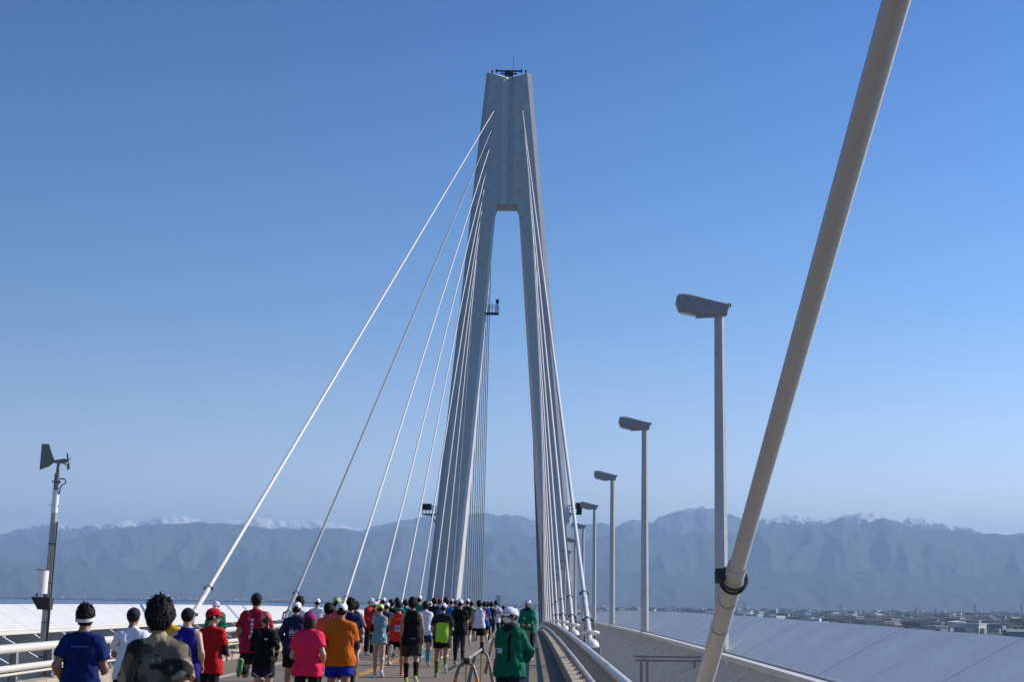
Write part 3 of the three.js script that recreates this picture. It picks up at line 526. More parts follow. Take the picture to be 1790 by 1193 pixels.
// ---------------------------------------------------------------- people: distance fields of tapered bones, meshed by surface nets
function surfaceNet(f, lo, hi, h) {
  const nx = Math.ceil((hi[0] - lo[0]) / h) + 1, ny = Math.ceil((hi[1] - lo[1]) / h) + 1, nz = Math.ceil((hi[2] - lo[2]) / h) + 1;
  const v = new Float32Array(nx * ny * nz);
  let o = 0;
  // coarse skip: far from the surface the field is sampled sparsely
  for (let k = 0; k < nz; k++) for (let j = 0; j < ny; j++) { let skip = 0, last = 1; for (let i = 0; i < nx; i++, o++) { if (skip > 0) { skip--; v[o] = last; continue; } last = v[o] = f(lo[0] + i * h, lo[1] + j * h, lo[2] + k * h); if (last > 4 * h) skip = Math.min(6, Math.floor((last - 2.5 * h) / (h * 1.35))); } }
  const id = new Int32Array(nx * ny * nz).fill(-1), pos = [], idx = [];
  const sx = 1, sy = nx, sz = nx * ny;
  const C8 = [0, sx, sy, sx + sy, sz, sx + sz, sy + sz, sx + sy + sz];
  const E12 = [[0, 1], [2, 3], [4, 5], [6, 7], [0, 2], [1, 3], [4, 6], [5, 7], [0, 4], [1, 5], [2, 6], [3, 7]];
  for (let k = 0; k < nz - 1; k++) for (let j = 0; j < ny - 1; j++) for (let i = 0; i < nx - 1; i++) {
    const b = i + j * sy + k * sz; let m = 0;
    for (let c = 0; c < 8; c++) if (v[b + C8[c]] < 0) m |= 1 << c;
    if (m === 0 || m === 255) continue;
    let x = 0, y = 0, z = 0, n = 0;
    for (const [p, q] of E12) {
      const a = v[b + C8[p]], e = v[b + C8[q]];
      if ((a < 0) === (e < 0)) continue;
      const t = a / (a - e);
      x += (p & 1) + t * ((q & 1) - (p & 1)); y += ((p >> 1) & 1) + t * (((q >> 1) & 1) - ((p >> 1) & 1)); z += (p >> 2) + t * ((q >> 2) - (p >> 2)); n++;
    }
    id[b] = pos.length / 3;
    pos.push(lo[0] + (i + x / n) * h, lo[1] + (j + y / n) * h, lo[2] + (k + z / n) * h);
  }
  const quad = (a, b, c, d, flip) => { if (a < 0 || b < 0 || c < 0 || d < 0) return; flip ? idx.push(a, c, b, a, d, c) : idx.push(a, b, c, a, c, d); };
  for (let k = 1; k < nz - 1; k++) for (let j = 1; j < ny - 1; j++) for (let i = 1; i < nx - 1; i++) {
    const b = i + j * sy + k * sz, a = v[b] < 0;
    if (a !== (v[b + sx] < 0)) quad(id[b], id[b - sy], id[b - sy - sz], id[b - sz], a);
    if (a !== (v[b + sy] < 0)) quad(id[b], id[b - sz], id[b - sx - sz], id[b - sx], a);
    if (a !== (v[b + sz] < 0)) quad(id[b], id[b - sx], id[b - sx - sy], id[b - sy], a);
  }
  const g = new THREE.BufferGeometry();
  g.setAttribute('position', new THREE.Float32BufferAttribute(pos, 3));
  g.setIndex(idx.map((_, n) => idx[n - n % 3 + [0, 2, 1][n % 3]]));
  g.computeVertexNormals();
  const uv = new Float32Array(pos.length / 3 * 2); for (let i = 0; i < pos.length / 3; i++) { uv[2 * i] = pos[3 * i] * 1 + pos[3 * i + 2]; uv[2 * i + 1] = pos[3 * i + 1]; }
  g.setAttribute('uv', new THREE.BufferAttribute(uv, 2));
  return g;
}
const smin = (a, b, k) => { const h = Math.max(k - Math.abs(a - b), 0) / k; return Math.min(a, b) - h * h * k * .25; };
// bones: [a, b, ra, rb]; blended with radius k
function boneField(bones, k, grow = 0) {
  const B = bones.map(([a, b, ra, rb]) => { const x = b.x - a.x, y = b.y - a.y, z = b.z - a.z; return [a.x, a.y, a.z, x, y, z, 1 / Math.max(1e-9, x * x + y * y + z * z), ra + grow, rb + grow]; });
  return (px, py, pz) => {
    let d = 9;
    for (const b of B) {
      const x = px - b[0], y = py - b[1], z = pz - b[2];
      let t = (x * b[3] + y * b[4] + z * b[5]) * b[6]; t = t < 0 ? 0 : t > 1 ? 1 : t;
      const ex = x - b[3] * t, ey = y - b[4] * t, ez = z - b[5] * t;
      const e = Math.sqrt(ex * ex + ey * ey + ez * ez) - b[7] - (b[8] - b[7]) * t;
      d = d > 8 ? e : smin(d, e, k);
    }
    return d;
  };
}
function boundsOf(bones, pad) {
  const lo = [9, 9, 9], hi = [-9, -9, -9];
  for (const [a, b, ra, rb] of bones) for (const [p, r] of [[a, ra], [b, rb]]) [p.x, p.y, p.z].forEach((c, i) => { lo[i] = Math.min(lo[i], c - r - pad); hi[i] = Math.max(hi[i], c + r + pad); });
  return [lo, hi];
}
const ell = (x, y, z, rx, ry, rz) => { const k = Math.sqrt(x * x / (rx * rx) + y * y / (ry * ry) + z * z / (rz * rz)); return (k - 1) * Math.min(rx, ry, rz); };
const R = Math.PI / 180;

// poses: legs [thigh, knee, spread], arms [swing, elbow, spread, inward] in degrees; facing -z
const POSES = {
  runA: { legs: [[6, 14, 2], [2, 78, 2]], arms: [[-38, 88, 20, .5], [16, 92, 17, .6]], lean: 7, twist: 6 },
  runB: { legs: [[2, 82, 2], [5, 12, 2]], arms: [[16, 92, 17, .6], [-38, 88, 20, .5]], lean: 7, twist: -6 },
  runC: { legs: [[-16, 8, 2], [34, 62, 2]], arms: [[18, 96, 18, .6], [-30, 84, 22, .5]], lean: 8, twist: -7 },
  runD: { legs: [[34, 62, 2], [-16, 8, 2]], arms: [[-30, 84, 22, .5], [18, 96, 18, .6]], lean: 8, twist: 7 },
  jogA: { legs: [[8, 10, 3], [-14, 42, 2]], arms: [[-26, 72, 16, .4], [4, 80, 15, .5]], lean: 5, twist: 4 },
  jogB: { legs: [[-14, 42, 2], [8, 10, 3]], arms: [[4, 80, 15, .5], [-26, 72, 16, .4]], lean: 5, twist: -4 },
  kick: { legs: [[-4, 112, 3], [4, 12, 2]], arms: [[-22, 70, 18, .4], [14, 86, 16, .5]], lean: 6, twist: -5 },
  stand: { legs: [[1, 2, 4], [1, 2, 4]], arms: [[6, 60, 14, .75], [6, 60, 14, .75]], lean: 0, twist: 0 },
  behind: { legs: [[0, 1, 4], [0, 1, 4]], arms: [[-30, 26, 16, .95], [-30, 26, 16, .95]], lean: -2, twist: 0 },
  walk: { legs: [[16, 4, 2], [-14, 14, 2]], arms: [[-14, 22, 9, .2], [12, 24, 9, .2]], lean: 2, twist: 3 },
};
function skeleton(pose, o) {
  const J = {}, w = o.w ?? 1, lean = pose.lean * R, up = V(0, Math.cos(lean), -Math.sin(lean)), tw = pose.twist * R, rt = V(Math.cos(tw), 0, Math.sin(tw));
  const P = V(0, 0, 0);
  J.pelvis = P; J.up = up; J.rt = rt;
  const on = (h, s = 0, f = 0) => P.clone().addScaledVector(up, h).addScaledVector(rt, s).add(V(0, 0, -f));
  J.on = on;
  J.leg = pose.legs.map(([th, kn, ab], i) => {
    const s = i ? 1 : -1, hip = V(s * .088 * w, -.02, 0), a = th * R, b = (th - kn) * R, sx = s * Math.sin(ab * R);
    const knee = hip.clone().add(V(sx, -Math.cos(a), -Math.sin(a)).multiplyScalar(.425)), ankle = knee.clone().add(V(sx * .3, -Math.cos(b), -Math.sin(b)).multiplyScalar(.405));
    const f = clamp(b < -.35 ? b * .95 : b * .35, -1.5, .4), toe = V(s * .12, Math.sin(f), -Math.cos(f)).normalize(), sole = V(0, -Math.cos(f), -Math.sin(f));
    return { hip, knee, ankle, toe, sole, s, heel: ankle.clone().addScaledVector(toe, -.045).addScaledVector(sole, .045), ball: ankle.clone().addScaledVector(toe, .12).addScaledVector(sole, .055), tip: ankle.clone().addScaledVector(toe, .175).addScaledVector(sole, .058) };
  });
  J.arm = pose.arms.map(([sw, el, ab, inw], i) => {
    const s = i ? 1 : -1, a = sw * R, b = (sw + el) * R;
    const sh = on(.452, s * .150 * w), d1 = V(s * Math.sin(ab * R), -Math.cos(a) * Math.cos(ab * R), -Math.sin(a) * Math.cos(ab * R));
    const elbow = sh.clone().addScaledVector(d1, .275), d2 = V(s * (Math.sin(ab * R) - inw), -Math.cos(b), -Math.sin(b)).normalize();
    return { s, sh, elbow, d1, d2, wrist: elbow.clone().addScaledVector(d2, .235) };
  });
  J.neck = on(.53); J.head = on(.53).add(V(0, .163, -.015 - .12 * Math.sin(lean) + (o.headF ?? 0)));
  const low = Math.min(...J.leg.flatMap((l) => [l.heel.y - .032, l.tip.y - .022, l.ball.y - .026]));
  J.ground = low; J.top = J.head.y + .135;
  return J;
}
function torsoBones(J, w, f, g = 0) {
  const o = J.on, c = [];
  for (const s of [-1, 1]) {
    c.push([o(-.02, s * .076 * w), o(.15, s * (f ? .048 : .056) * w), .1 * w + g, (f ? .084 : .092) * w + g]);
    c.push([o(.15, s * (f ? .048 : .056) * w), o(.35, s * .076 * w, .005), (f ? .084 : .092) * w + g, .094 * w + g]);
    c.push([o(.35, s * .076 * w, .005), o(.445, s * .12 * w), .094 * w + g, .054 + g]);
  }
  c.push([o(.45, -.115 * w), o(.45, .115 * w), .056 + g, .056 + g]);
  for (const s of [-1, 1]) c.push([o(.53, s * .016), o(.45, s * .12 * w), .05 + g * .5, .05 + g]);
  return c;
}
const SKINS = [[.42, .235, .15], [.36, .19, .115], [.47, .28, .19], [.31, .16, .10]];
const matCache = new Map();
function cloth(rgb, o = {}) { const key = rgb.join() + JSON.stringify(o); if (!matCache.has(key)) matCache.set(key, new THREE.MeshPhysicalMaterial({ color: C(...rgb), roughness: .85, bumpMap: B_CLOTH, bumpScale: .0035, specularIntensity: .35, ...o })); return matCache.get(key); }
const M_SKIN = new THREE.MeshPhysicalMaterial({ color: C(1, 1, 1), vertexColors: true, roughness: .5 });
const M_HAIR = [[.008, .007, .0065], [.02, .013, .009], [.045, .025, .015]].map((k) => new THREE.MeshPhysicalMaterial({ color: C(...k), roughness: .62, specularIntensity: .45, side: THREE.DoubleSide }));
function colour(g, fn) { const p = g.attributes.position, c = new Float32Array(p.count * 3); for (let i = 0; i < p.count; i++) { const q = fn(p.getX(i), p.getY(i), p.getZ(i)); c[3 * i] = q[0]; c[3 * i + 1] = q[1]; c[3 * i + 2] = q[2]; } g.setAttribute('color', new THREE.BufferAttribute(c, 3)); return g; }
function mergeIndexed(list) { return mergeGeometries(list); }

function handGeo(arm, cell, skin) {
  const Z = arm.d2.clone(), X = new THREE.Vector3().crossVectors(Z, V(0, 0, 1)).normalize(); if (X.length() < .1) X.set(1, 0, 0);
  const N = new THREE.Vector3().crossVectors(Z, X);                       // palm normal
  if (N.x * arm.s > 0) N.negate();
  const S = new THREE.Vector3().crossVectors(N, Z).normalize();           // across the knuckles
  const W = arm.wrist, p = (z, s, n) => W.clone().addScaledVector(Z, z).addScaledVector(S, s).addScaledVector(N, n);
  const bones = [[p(-.02, 0, 0), p(.01, 0, 0), .027, .026], [p(.01, -.012, 0), p(.075, -.026, 0), .022, .017], [p(.01, .012, 0), p(.075, .026, 0), .022, .017], [p(.02, 0, 0), p(.075, 0, 0), .02, .018]];
  const fr = Math.max(.0082, cell * .95);
  [[-.031, .060], [-.0105, .070], [.0105, .066], [.030, .052]].forEach(([s, l]) => {
    const a = p(.078, s, .002), b = p(.078 + l * .42, s * 1.02, .014), c = p(.078 + l * .55, s * 1.0, .037), e = p(.078 + l * .32, s * .98, .048);
    bones.push([a, b, fr, fr], [b, c, fr, fr * .95], [c, e, fr * .95, fr * .85]);
  });
  const t0 = p(.022, -.03, .008), t1 = p(.05, -.046, .024), t2 = p(.078, -.036, .04);
  bones.push([t0, t1, fr * 1.3, fr * 1.1], [t1, t2, fr * 1.1, fr * .9]);
  const f = boneField(bones, cell * 1.2), [lo, hi] = boundsOf(bones, cell * 2);
  return colour(surfaceNet(f, lo, hi, cell), () => skin);
}
function headFields(J, yaw, pitch) {
  const m = new THREE.Matrix4().makeRotationFromEuler(new THREE.Euler(pitch, yaw, 0, 'YXZ')), inv = m.clone().invert(), e = inv.elements, H = J.head;
  const loc = (fn) => (x, y, z) => { x -= H.x; y -= H.y; z -= H.z; return fn(e[0] * x + e[4] * y + e[8] * z, e[1] * x + e[5] * y + e[9] * z, e[2] * x + e[6] * y + e[10] * z); };
  const toWorld = (g) => g.applyMatrix4(m).translate(H.x, H.y, H.z);
  return { loc, toWorld };
}
const skull = (x, y, z) => {
  let d = ell(x, y - .028, z - .012, .077, .098, .094);
  d = smin(d, ell(x, y + .05, z + .022, .056, .072, .066), .05);
  d = smin(d, ell(x, y + .012, z + .098, .012, .024, .016), .018);           // nose
  d = smin(d, ell(x, y + .05, z + .082, .024, .008, .012), .012);
  d = Math.min(d, ell(Math.abs(x) - .079, y - .0, z - .008, .010, .031, .02));  // ears
  return d;
};
const BOX_HEAD = [[-.16, -.17, -.17], [.16, .17, .17]];

function person(o) {
  const g = new THREE.Group(); g.name = numbered('person'); scene.add(g);
  tag(g, o.label, 'person', o.group);
  const near = o.d < 30, mid = o.d < 46;
  const cell = near ? .0152 : mid ? .021 : .027, hc = near ? .0075 : mid ? .0105 : .013, kc = near ? .0058 : mid ? .0085 : .011;
  const pose = POSES[o.pose || 'runA'], w = o.w ?? 1, fem = o.f ? 1 : 0;
  const J = skeleton(pose, { w }), skin = SKINS[o.skin ?? 0], seedN = o.X * 7.3 + o.d * 1.7;
  const wr = (x, y, z, a = .007) => { const q = noise(x * 16 + y * 7 + seedN, y * 5 - x * 3, z * 12); return a * (.9 * noise(x * 9 + seedN, y * 6, z * 9) + .9 * (.35 - Math.abs(q)) + .5 * noise(x * 26 - y * 12, y * 9 + seedN, z * 20)); };
  const add = (name, geo, material, parent = g) => { const m = mesh(name, geo, material, parent); return m; };
  const T = torsoBones(J, w, fem), legR = [.083 * w, .056, .054, .037];
  // --- body
  const body = [...T];
  body.push([J.on(.475, 0, .012), J.head.clone().add(V(0, -.07, .016)), .052, .05]);
  for (const l of J.leg) {
    const cf = l.knee.clone().lerp(l.ankle, .3).addScaledVector(l.toe, -.014);
    body.push([l.hip, l.knee, legR[0], legR[1]], [l.knee, cf, legR[2], .053], [cf, l.ankle, .053, legR[3]], [l.ankle, l.ball, .034, .03]);
  }
  for (const a of J.arm) { const fm = a.elbow.clone().lerp(a.wrist, .3); body.push([a.sh, a.elbow, .049 * Math.sqrt(w), .039], [a.elbow, fm, .038, .04], [fm, a.wrist, .04, .027]); }
  const fb = boneField(body, .035), [blo, bhi] = boundsOf(body, cell * 2);
  const parts = [colour(surfaceNet(fb, blo, bhi, cell), () => skin)];
  const hf = headFields(J, o.yaw ?? 0, o.pitch ?? 0);
  const hg = surfaceNet(skull, ...BOX_HEAD, hc);
  colour(hg, (x, y, z) => {
    const ax = Math.abs(x);
    if (z < -.05 && ((ax - .031) / .015) ** 2 + ((y - .006) / .0075) ** 2 < 1) return [.03, .025, .02];
    if (z < -.05 && ((ax - .032) / .021) ** 2 + ((y - .031) / .0055) ** 2 < 1) return [.02, .015, .012];
    if (z < -.06 && (x / .025) ** 2 + ((y + .056) / .009) ** 2 < 1) return [skin[0] * .85, skin[1] * .55, skin[2] * .55];
    return skin;
  });
  parts.push(hf.toWorld(hg));
  for (const a of J.arm) parts.push(handGeo(a, kc, o.glove || skin));
  add('body', mergeIndexed(parts), M_SKIN);
  // --- top
  const top = o.top, TF = top.loose ?? .012;
  const hem = J.on(-(top.hem ?? .13)), upv = J.up;
  const tb = top.type === 'tank' ? torsoBones(J, w, fem, TF).map((b, i) => (i % 3 === 2 && i < 6) ? [b[0], b[0].clone().lerp(b[1], .72), b[2], .058] : i === 6 ? [J.on(.45, -.075 * w), J.on(.45, .075 * w), .06, .06] : i > 6 ? [b[0], b[0].clone().lerp(b[1], .62), b[2], b[2]] : b) : torsoBones(J, w, fem, TF);
  for (const s of [-1, 1]) tb.push([J.on(0, s * .075 * w), J.on(-.2, s * .082 * w), .108 * w + TF, .113 * w + TF]);
  const ft = boneField(tb, .05);
  const planes = [];
  const sleeveF = [];
  const allTop = [...tb];
  if (top.type !== 'tank') for (const a of J.arm) {
    const len = top.type === 'long' ? 1 : (top.sleeve ?? .62), e = a.sh.clone().lerp(a.elbow, len), loose = top.type === 'long' ? .012 : .022;
    const bs = top.type === 'long' ? [[a.sh, a.elbow, .056 + loose, .048 + loose], [a.elbow, a.wrist, .046 + loose, .034 + loose]] : [[a.sh, a.sh.clone().lerp(a.elbow, len * 1.15), .055 + loose, .052 + loose * 1.3]];
    const end = top.type === 'long' ? a.wrist.clone().addScaledVector(a.d2, -.012) : e, dir = top.type === 'long' ? a.d2 : a.d1;
    allTop.push(...bs);
    const f = boneField(bs, .03);
    sleeveF.push((x, y, z) => Math.max(f(x, y, z), (x - end.x) * dir.x + (y - end.y) * dir.y + (z - end.z) * dir.z));
  }
  const nk = J.neck, neckR = top.hood ? .05 : .066;
  const topF = (x, y, z) => {
    let d = ft(x, y, z) ;
    d = Math.max(d, -((x - hem.x) * upv.x + (y - hem.y) * upv.y + (z - hem.z) * upv.z));
    for (const s of sleeveF) d = smin(d, s(x, y, z), .03);
    if (d < .05) d += Math.min(.005, wr(x, y, z, top.wrinkle ?? .02));
    return d;
  };
  const [tlo, thi] = boundsOf(allTop, .03);
  const tg = surfaceNet(topF, tlo, thi, top.cell ?? cell);
  let tm;
  if (top.camo) { colour(tg, (x, y, z) => { const n = fbm(x * 5 + 3, y * 5.5, z * 5 + 1, 3), m = fbm(x * 6 + 9, y * 5 + 4, z * 6, 3), q = noise(x * 9, y * 7, z * 9 + 8); return n > .13 ? [.02, .02, .018] : m > .02 ? [.33, .27, .17] : q > .08 ? [.06, .06, .042] : [.14, .12, .085]; }); tm = cloth([1, 1, 1], { vertexColors: true }); } else tm = cloth(top.c);
  const shirt = add(top.name || (top.type === 'tank' ? 'tank_top' : top.type === 'long' ? 'jacket' : 'shirt'), tg, tm);
  const back = (name, x0, x1, h0, h1, material, parent = shirt, front = 0, n = 12) => {         // a patch that follows the cloth on the back (or the chest)
    const pos = [], uv = [], idx = [], sg = front ? -1 : 1;
    for (let j = 0; j <= n; j++) for (let i = 0; i <= n; i++) {
      const x = lerp(x0, x1, i / n), q = J.on(lerp(h0, h1, j / n), x); let z = q.z + sg * .3;
      for (let k = 0; k < 40; k++) { const d = topF(q.x, q.y, z); if (d < .0015) break; z -= sg * Math.max(.001, d * .7); if (Math.abs(z - q.z) > .31) break; }
      pos.push(q.x, q.y, z + sg * .004); uv.push(front ? 1 - i / n : i / n, j / n);
    }
    for (let j = 0; j < n; j++) for (let i = 0; i < n; i++) { const a = j * (n + 1) + i; front ? idx.push(a, a + n + 1, a + 1, a + 1, a + n + 1, a + n + 2) : idx.push(a, a + 1, a + n + 1, a + 1, a + n + 2, a + n + 1); }
    const pg = new THREE.BufferGeometry(); pg.setAttribute('position', new THREE.Float32BufferAttribute(pos, 3)); pg.setAttribute('uv', new THREE.Float32BufferAttribute(uv, 2)); pg.setIndex(idx); pg.computeVertexNormals();
    return add(name, pg, material, parent);
  };
  // --- bottom
  const bt = o.bottom, waist = J.on(.07);
  {
    const hipB = T.slice(0, 1).concat(T.slice(3, 4)).map(([a, b, ra, rb]) => [a, b, ra + .012, rb + .008]), fl = [], all = [...hipB];
    const base = boneField(hipB, .05), lo = bt.type === 'shorts' ? (bt.len ?? .5) : 1;
    for (const l of J.leg) {
      const ease = { shorts: .03, tights: .006, capri: .007, pants: .026 }[bt.type];
      const end = bt.type === 'shorts' ? l.hip.clone().lerp(l.knee, lo) : l.knee.clone().lerp(l.ankle, bt.type === 'capri' ? .22 : .93), dir = (bt.type === 'shorts' ? l.knee.clone().sub(l.hip) : l.ankle.clone().sub(l.knee)).normalize();
      const cf = l.knee.clone().lerp(l.ankle, .3).addScaledVector(l.toe, -.014);
      const bs = bt.type === 'shorts' ? [[l.hip, l.hip.clone().lerp(l.knee, lo * 1.2), .088 * w + ease * .6, .078 + ease * 1.2]] : bt.type === 'pants' ? [[l.hip, l.knee, legR[0] + ease * .7, legR[1] + ease], [l.knee, l.ankle, legR[2] + ease, legR[3] + ease * 1.6]] : [[l.hip, l.knee, legR[0] + ease, legR[1] + ease], [l.knee, cf, legR[2] + ease, .053 + ease], [cf, l.ankle, .053 + ease, legR[3] + ease]];
      all.push(...bs); const f = boneField(bs, .02);
      fl.push((x, y, z) => Math.max(f(x, y, z), (x - end.x) * dir.x + (y - end.y) * dir.y + (z - end.z) * dir.z));
    }
    const bf = (x, y, z) => { let d = base(x, y, z); for (const f of fl) d = smin(d, f(x, y, z), .025); d = Math.max(d, (x - waist.x) * upv.x + (y - waist.y) * upv.y + (z - waist.z) * upv.z); if (d < .05 && bt.type !== 'tights' && bt.type !== 'capri') d += wr(x, y, z, .006); return d; };
    const [lo2, hi2] = boundsOf(all, .03);
    add({ shorts: 'shorts', tights: 'leggings', capri: 'leggings', pants: 'trousers' }[bt.type], surfaceNet(bf, lo2, hi2, cell), cloth(bt.c, bt.type === 'tights' || bt.type === 'capri' ? { roughness: .6, bumpScale: .0015 } : {}));
  }
  // --- shoes, socks, sleeves
  for (const l of J.leg) {
    const bs = [[l.heel, l.ball, .036, .038], [l.ball, l.tip, .036, .026], [l.ankle.clone().addScaledVector(l.toe, -.02).addScaledVector(l.sole, .01), l.heel, .036, .036]], f = boneField(bs, .03);
    const base = l.heel.clone().addScaledVector(l.sole, .032), sc = near ? .009 : .014, [lo, hi] = boundsOf(bs, .03);
    const sf = (x, y, z) => Math.max(f(x, y, z), (x - base.x) * l.sole.x + (y - base.y) * l.sole.y + (z - base.z) * l.sole.z);
    const sh = add('shoe', surfaceNet(sf, lo, hi, sc), cloth(o.shoe || [.6, .6, .6], { roughness: .6 }));
    if (mid) add('sole', surfaceNet((x, y, z) => Math.max(f(x, y, z) - .005, Math.abs((x - base.x) * l.sole.x + (y - base.y) * l.sole.y + (z - base.z) * l.sole.z + .006) - .011), lo, hi, .0085), cloth(o.sole || [.7, .7, .68], { roughness: .7 }), sh);
    if (o.sock) {
      const cf = l.knee.clone().lerp(l.ankle, .3).addScaledVector(l.toe, -.014), e = .007, hi0 = o.sock.h ?? .75;
      const b2 = [[l.knee, cf, .054 + e, .053 + e], [cf, l.ankle, .053 + e, .037 + e], [l.ankle, l.ankle.clone().addScaledVector(l.sole, .03), .037 + e, .037 + e]], ff = boneField(b2, .02), st = l.ankle.clone().lerp(l.knee, hi0), dr = l.ankle.clone().sub(l.knee).normalize(), [a, b] = boundsOf(b2, .02);
      add('sock', surfaceNet((x, y, z) => Math.max(ff(x, y, z), -((x - st.x) * dr.x + (y - st.y) * dr.y + (z - st.z) * dr.z)), a, b, near ? .012 : .018), cloth(o.sock.c));
    }
  }
  if (o.armSleeve) for (const a of J.arm) { const b2 = [[a.sh.clone().lerp(a.elbow, o.armSleeve.from ?? .45), a.elbow, .052, .047], [a.elbow, a.wrist, .047, .034]], ff = boneField(b2, .02), [p, q] = boundsOf(b2, .02); add('arm_sleeve', surfaceNet(ff, p, q, near ? .013 : .019), cloth(o.armSleeve.c)); }
  if (o.watch) { const a = J.arm[1], c = a.wrist.clone().addScaledVector(a.d2, -.035); add('wrist_watch', new THREE.CylinderGeometry(.036, .037, .04, 14).applyQuaternion(new THREE.Quaternion().setFromUnitVectors(V(0, 1, 0), a.d2)).translate(c.x, c.y, c.z), M.black); }
  // --- hair and headgear
  const hd = o.head || {}, long = hd.hair;
  const hairF = (x, y, z) => {
    const gr = hd.cap ? .008 : hd.thick ?? .019;
    let d = ell(x, y - .03, z - .014, .077 + gr, .098 + gr * 1.15, .094 + gr);
    d = Math.max(d, -.55 * y - .83 * z - .052, -y - (long === 'bob' ? .16 : .1) + .25 * (z < 0 ? -z : 0), Math.abs(x) > .07 ? -z - .02 : -1);
    if (long === 'bob') d = smin(d, Math.max(ell(x, y + .06, z - .03, .088, .11, .075), -y - .17), .03);
    if (long === 'tail') d = smin(d, ell(x - .0, y + .04, z - .125, .022, .1, .026), .02);
    return d + (hd.cap ? .003 : .006) * (.8 * noise(x * 30 + seedN, y * 16, z * 30) + 1.1 * noise(x * 150, y * 30, z * 150 + seedN)) - (hd.tuft ? .02 * sstep(.08, .14, y) * Math.max(0, noise(x * 40 + 3, 5, z * 40)) : 0);
  };
  {
    let hg2 = surfaceNet(hairF, [-.15, -.21, -.17], [.15, .19, .2], hc);
    if (mid && !hd.cap) {                                                          // loose locks lying along the hair
      const p = hg2.attributes.position, nn = hg2.attributes.normal, pos = [], N = near ? 2600 : 900;
      for (let k = 0; k < N; k++) {
        const i = Math.floor(rnd() * p.count), v = V(p.getX(i), p.getY(i), p.getZ(i)), n = V(nn.getX(i), nn.getY(i), nn.getZ(i));
        if (n.dot(v) < 0 || (v.z < -.05 && v.y < .085) || (hd.visor && v.y < .045)) continue;
        const fl = v.clone().sub(V(.015, .135, .03)); fl.addScaledVector(n, -fl.dot(n)).normalize().add(V(rr(-.16, .16), rr(-.1, .1) - .25, rr(-.16, .16)));
        const f = fl.addScaledVector(n, v.y > .09 ? rr(.12, .4) : rr(-.05, .06)).normalize(), L = v.y > .09 ? rr(.016, .034) : rr(.02, .034), w2 = V(0, 0, 0).crossVectors(f, n).normalize().multiplyScalar(rr(.0025, .005));
        const b0 = v.clone().addScaledVector(n, -.003), tip = v.clone().addScaledVector(f, L), md = v.clone().addScaledVector(f, L * .5).addScaledVector(n, .003);
        for (const q of [b0.clone().sub(w2), b0.clone().add(w2), md.clone().add(w2), b0.clone().sub(w2), md.clone().add(w2), md.clone().sub(w2), md.clone().sub(w2), md.clone().add(w2), tip]) pos.push(q.x, q.y, q.z);
      }
      const lg = new THREE.BufferGeometry(); lg.setAttribute('position', new THREE.Float32BufferAttribute(pos, 3)); lg.computeVertexNormals();
      hg2 = join([hg2, lg]);
    }
    add('hair', hf.toWorld(hg2), M_HAIR[hd.hc ?? 0]);
  }
  if (hd.cap) {
    const type = hd.cap, yb = type === 'beanie' ? -.012 : .026;
    const capF = (x, y, z) => {
      let d = ell(x, y - .032, z - .012, .09, .103, .109);
      if (type !== 'beanie') d = smin(d, ell(x, y - .06, z + .035, .076, .068, .075), .03);
      d = Math.max(d, -(y - yb) - .22 * (z + .0));
      if (type === 'cap') d = Math.max(d, -ell(x, y - .02, z - .13, .042, .036, .05));
      return d + .0018 * noise(x * 30, y * 30, z * 30);
    };
    const cm = cloth(hd.c, { bumpScale: .0012 });
    const cg = add(type === 'beanie' ? 'knit_cap' : 'cap', hf.toWorld(surfaceNet(capF, [-.13, -.08, -.17], [.13, .18, .17], hc)), cm);
    if (type !== 'beanie') {
      const pos = [], idx = [], n = 14;                                            // curved peak, two skins
      for (let k = 0; k < 2; k++) for (let i = 0; i <= n; i++) for (let j = 0; j <= 4; j++) {
        const a = lerp(-1.15, 1.15, i / n), r0 = .098, ln = .096 * Math.pow(Math.cos(a * .95), .6), r = r0 + ln * j / 4, x = Math.sin(a) * .088 * (1 + .0 * j), z = -(Math.cos(a) * (r0 - .004) + ln * j / 4);
        pos.push(x, .047 - .018 * j / 4 - 1.4 * x * x - k * .004, z + .008);
      }
      const st = 5, off = (n + 1) * 5;
      for (let i = 0; i < n; i++) for (let j = 0; j < 4; j++) { const a = i * st + j; idx.push(a, a + 1, a + st, a + 1, a + st + 1, a + st, off + a, off + a + st, off + a + 1, off + a + 1, off + a + st, off + a + st + 1); }
      const pg = new THREE.BufferGeometry(); pg.setAttribute('position', new THREE.Float32BufferAttribute(pos, 3)); pg.setAttribute('uv', new THREE.Float32BufferAttribute(new Float32Array(pos.length / 3 * 2), 2)); pg.setIndex(idx); pg.computeVertexNormals();
      add('cap_peak', hf.toWorld(pg), hd.peak ? cloth(hd.peak) : cm, cg);
      if (near) add('cap_button', hf.toWorld(new THREE.SphereGeometry(.008, 8, 6).translate(0, .136, .012)), cm, cg);
    }
  }
  if (hd.visor) {
    add('visor_band', hf.toWorld(new THREE.CylinderGeometry(1, 1, .034, 28, 1, true).scale(.0965, 1, .113).rotateX(.18).translate(0, -.006, .014)), new THREE.MeshStandardMaterial({ color: C(...hd.visor), roughness: .8, side: THREE.DoubleSide }));
    add('visor_peak', hf.toWorld(new THREE.CylinderGeometry(.095, .098, .006, 24, 1, false, Math.PI * .65, Math.PI * .7).scale(1, 1, 1.6).rotateX(.1).translate(0, .018, -.02)), cloth(hd.visor));
  }
  if (o.mask) add('face_mask', hf.toWorld(surfaceNet((x, y, z) => { let d = smin(ell(x, y + .045, z + .028, .064, .06, .076), ell(x, y + .03, z + .095, .02, .03, .022), .03); return Math.max(d, z + .012, y - .0, -y - .11); }, [-.1, -.13, -.15], [.1, .03, .03], Math.min(hc, .009))), cloth([.8, .8, .82], { bumpScale: .001 }));
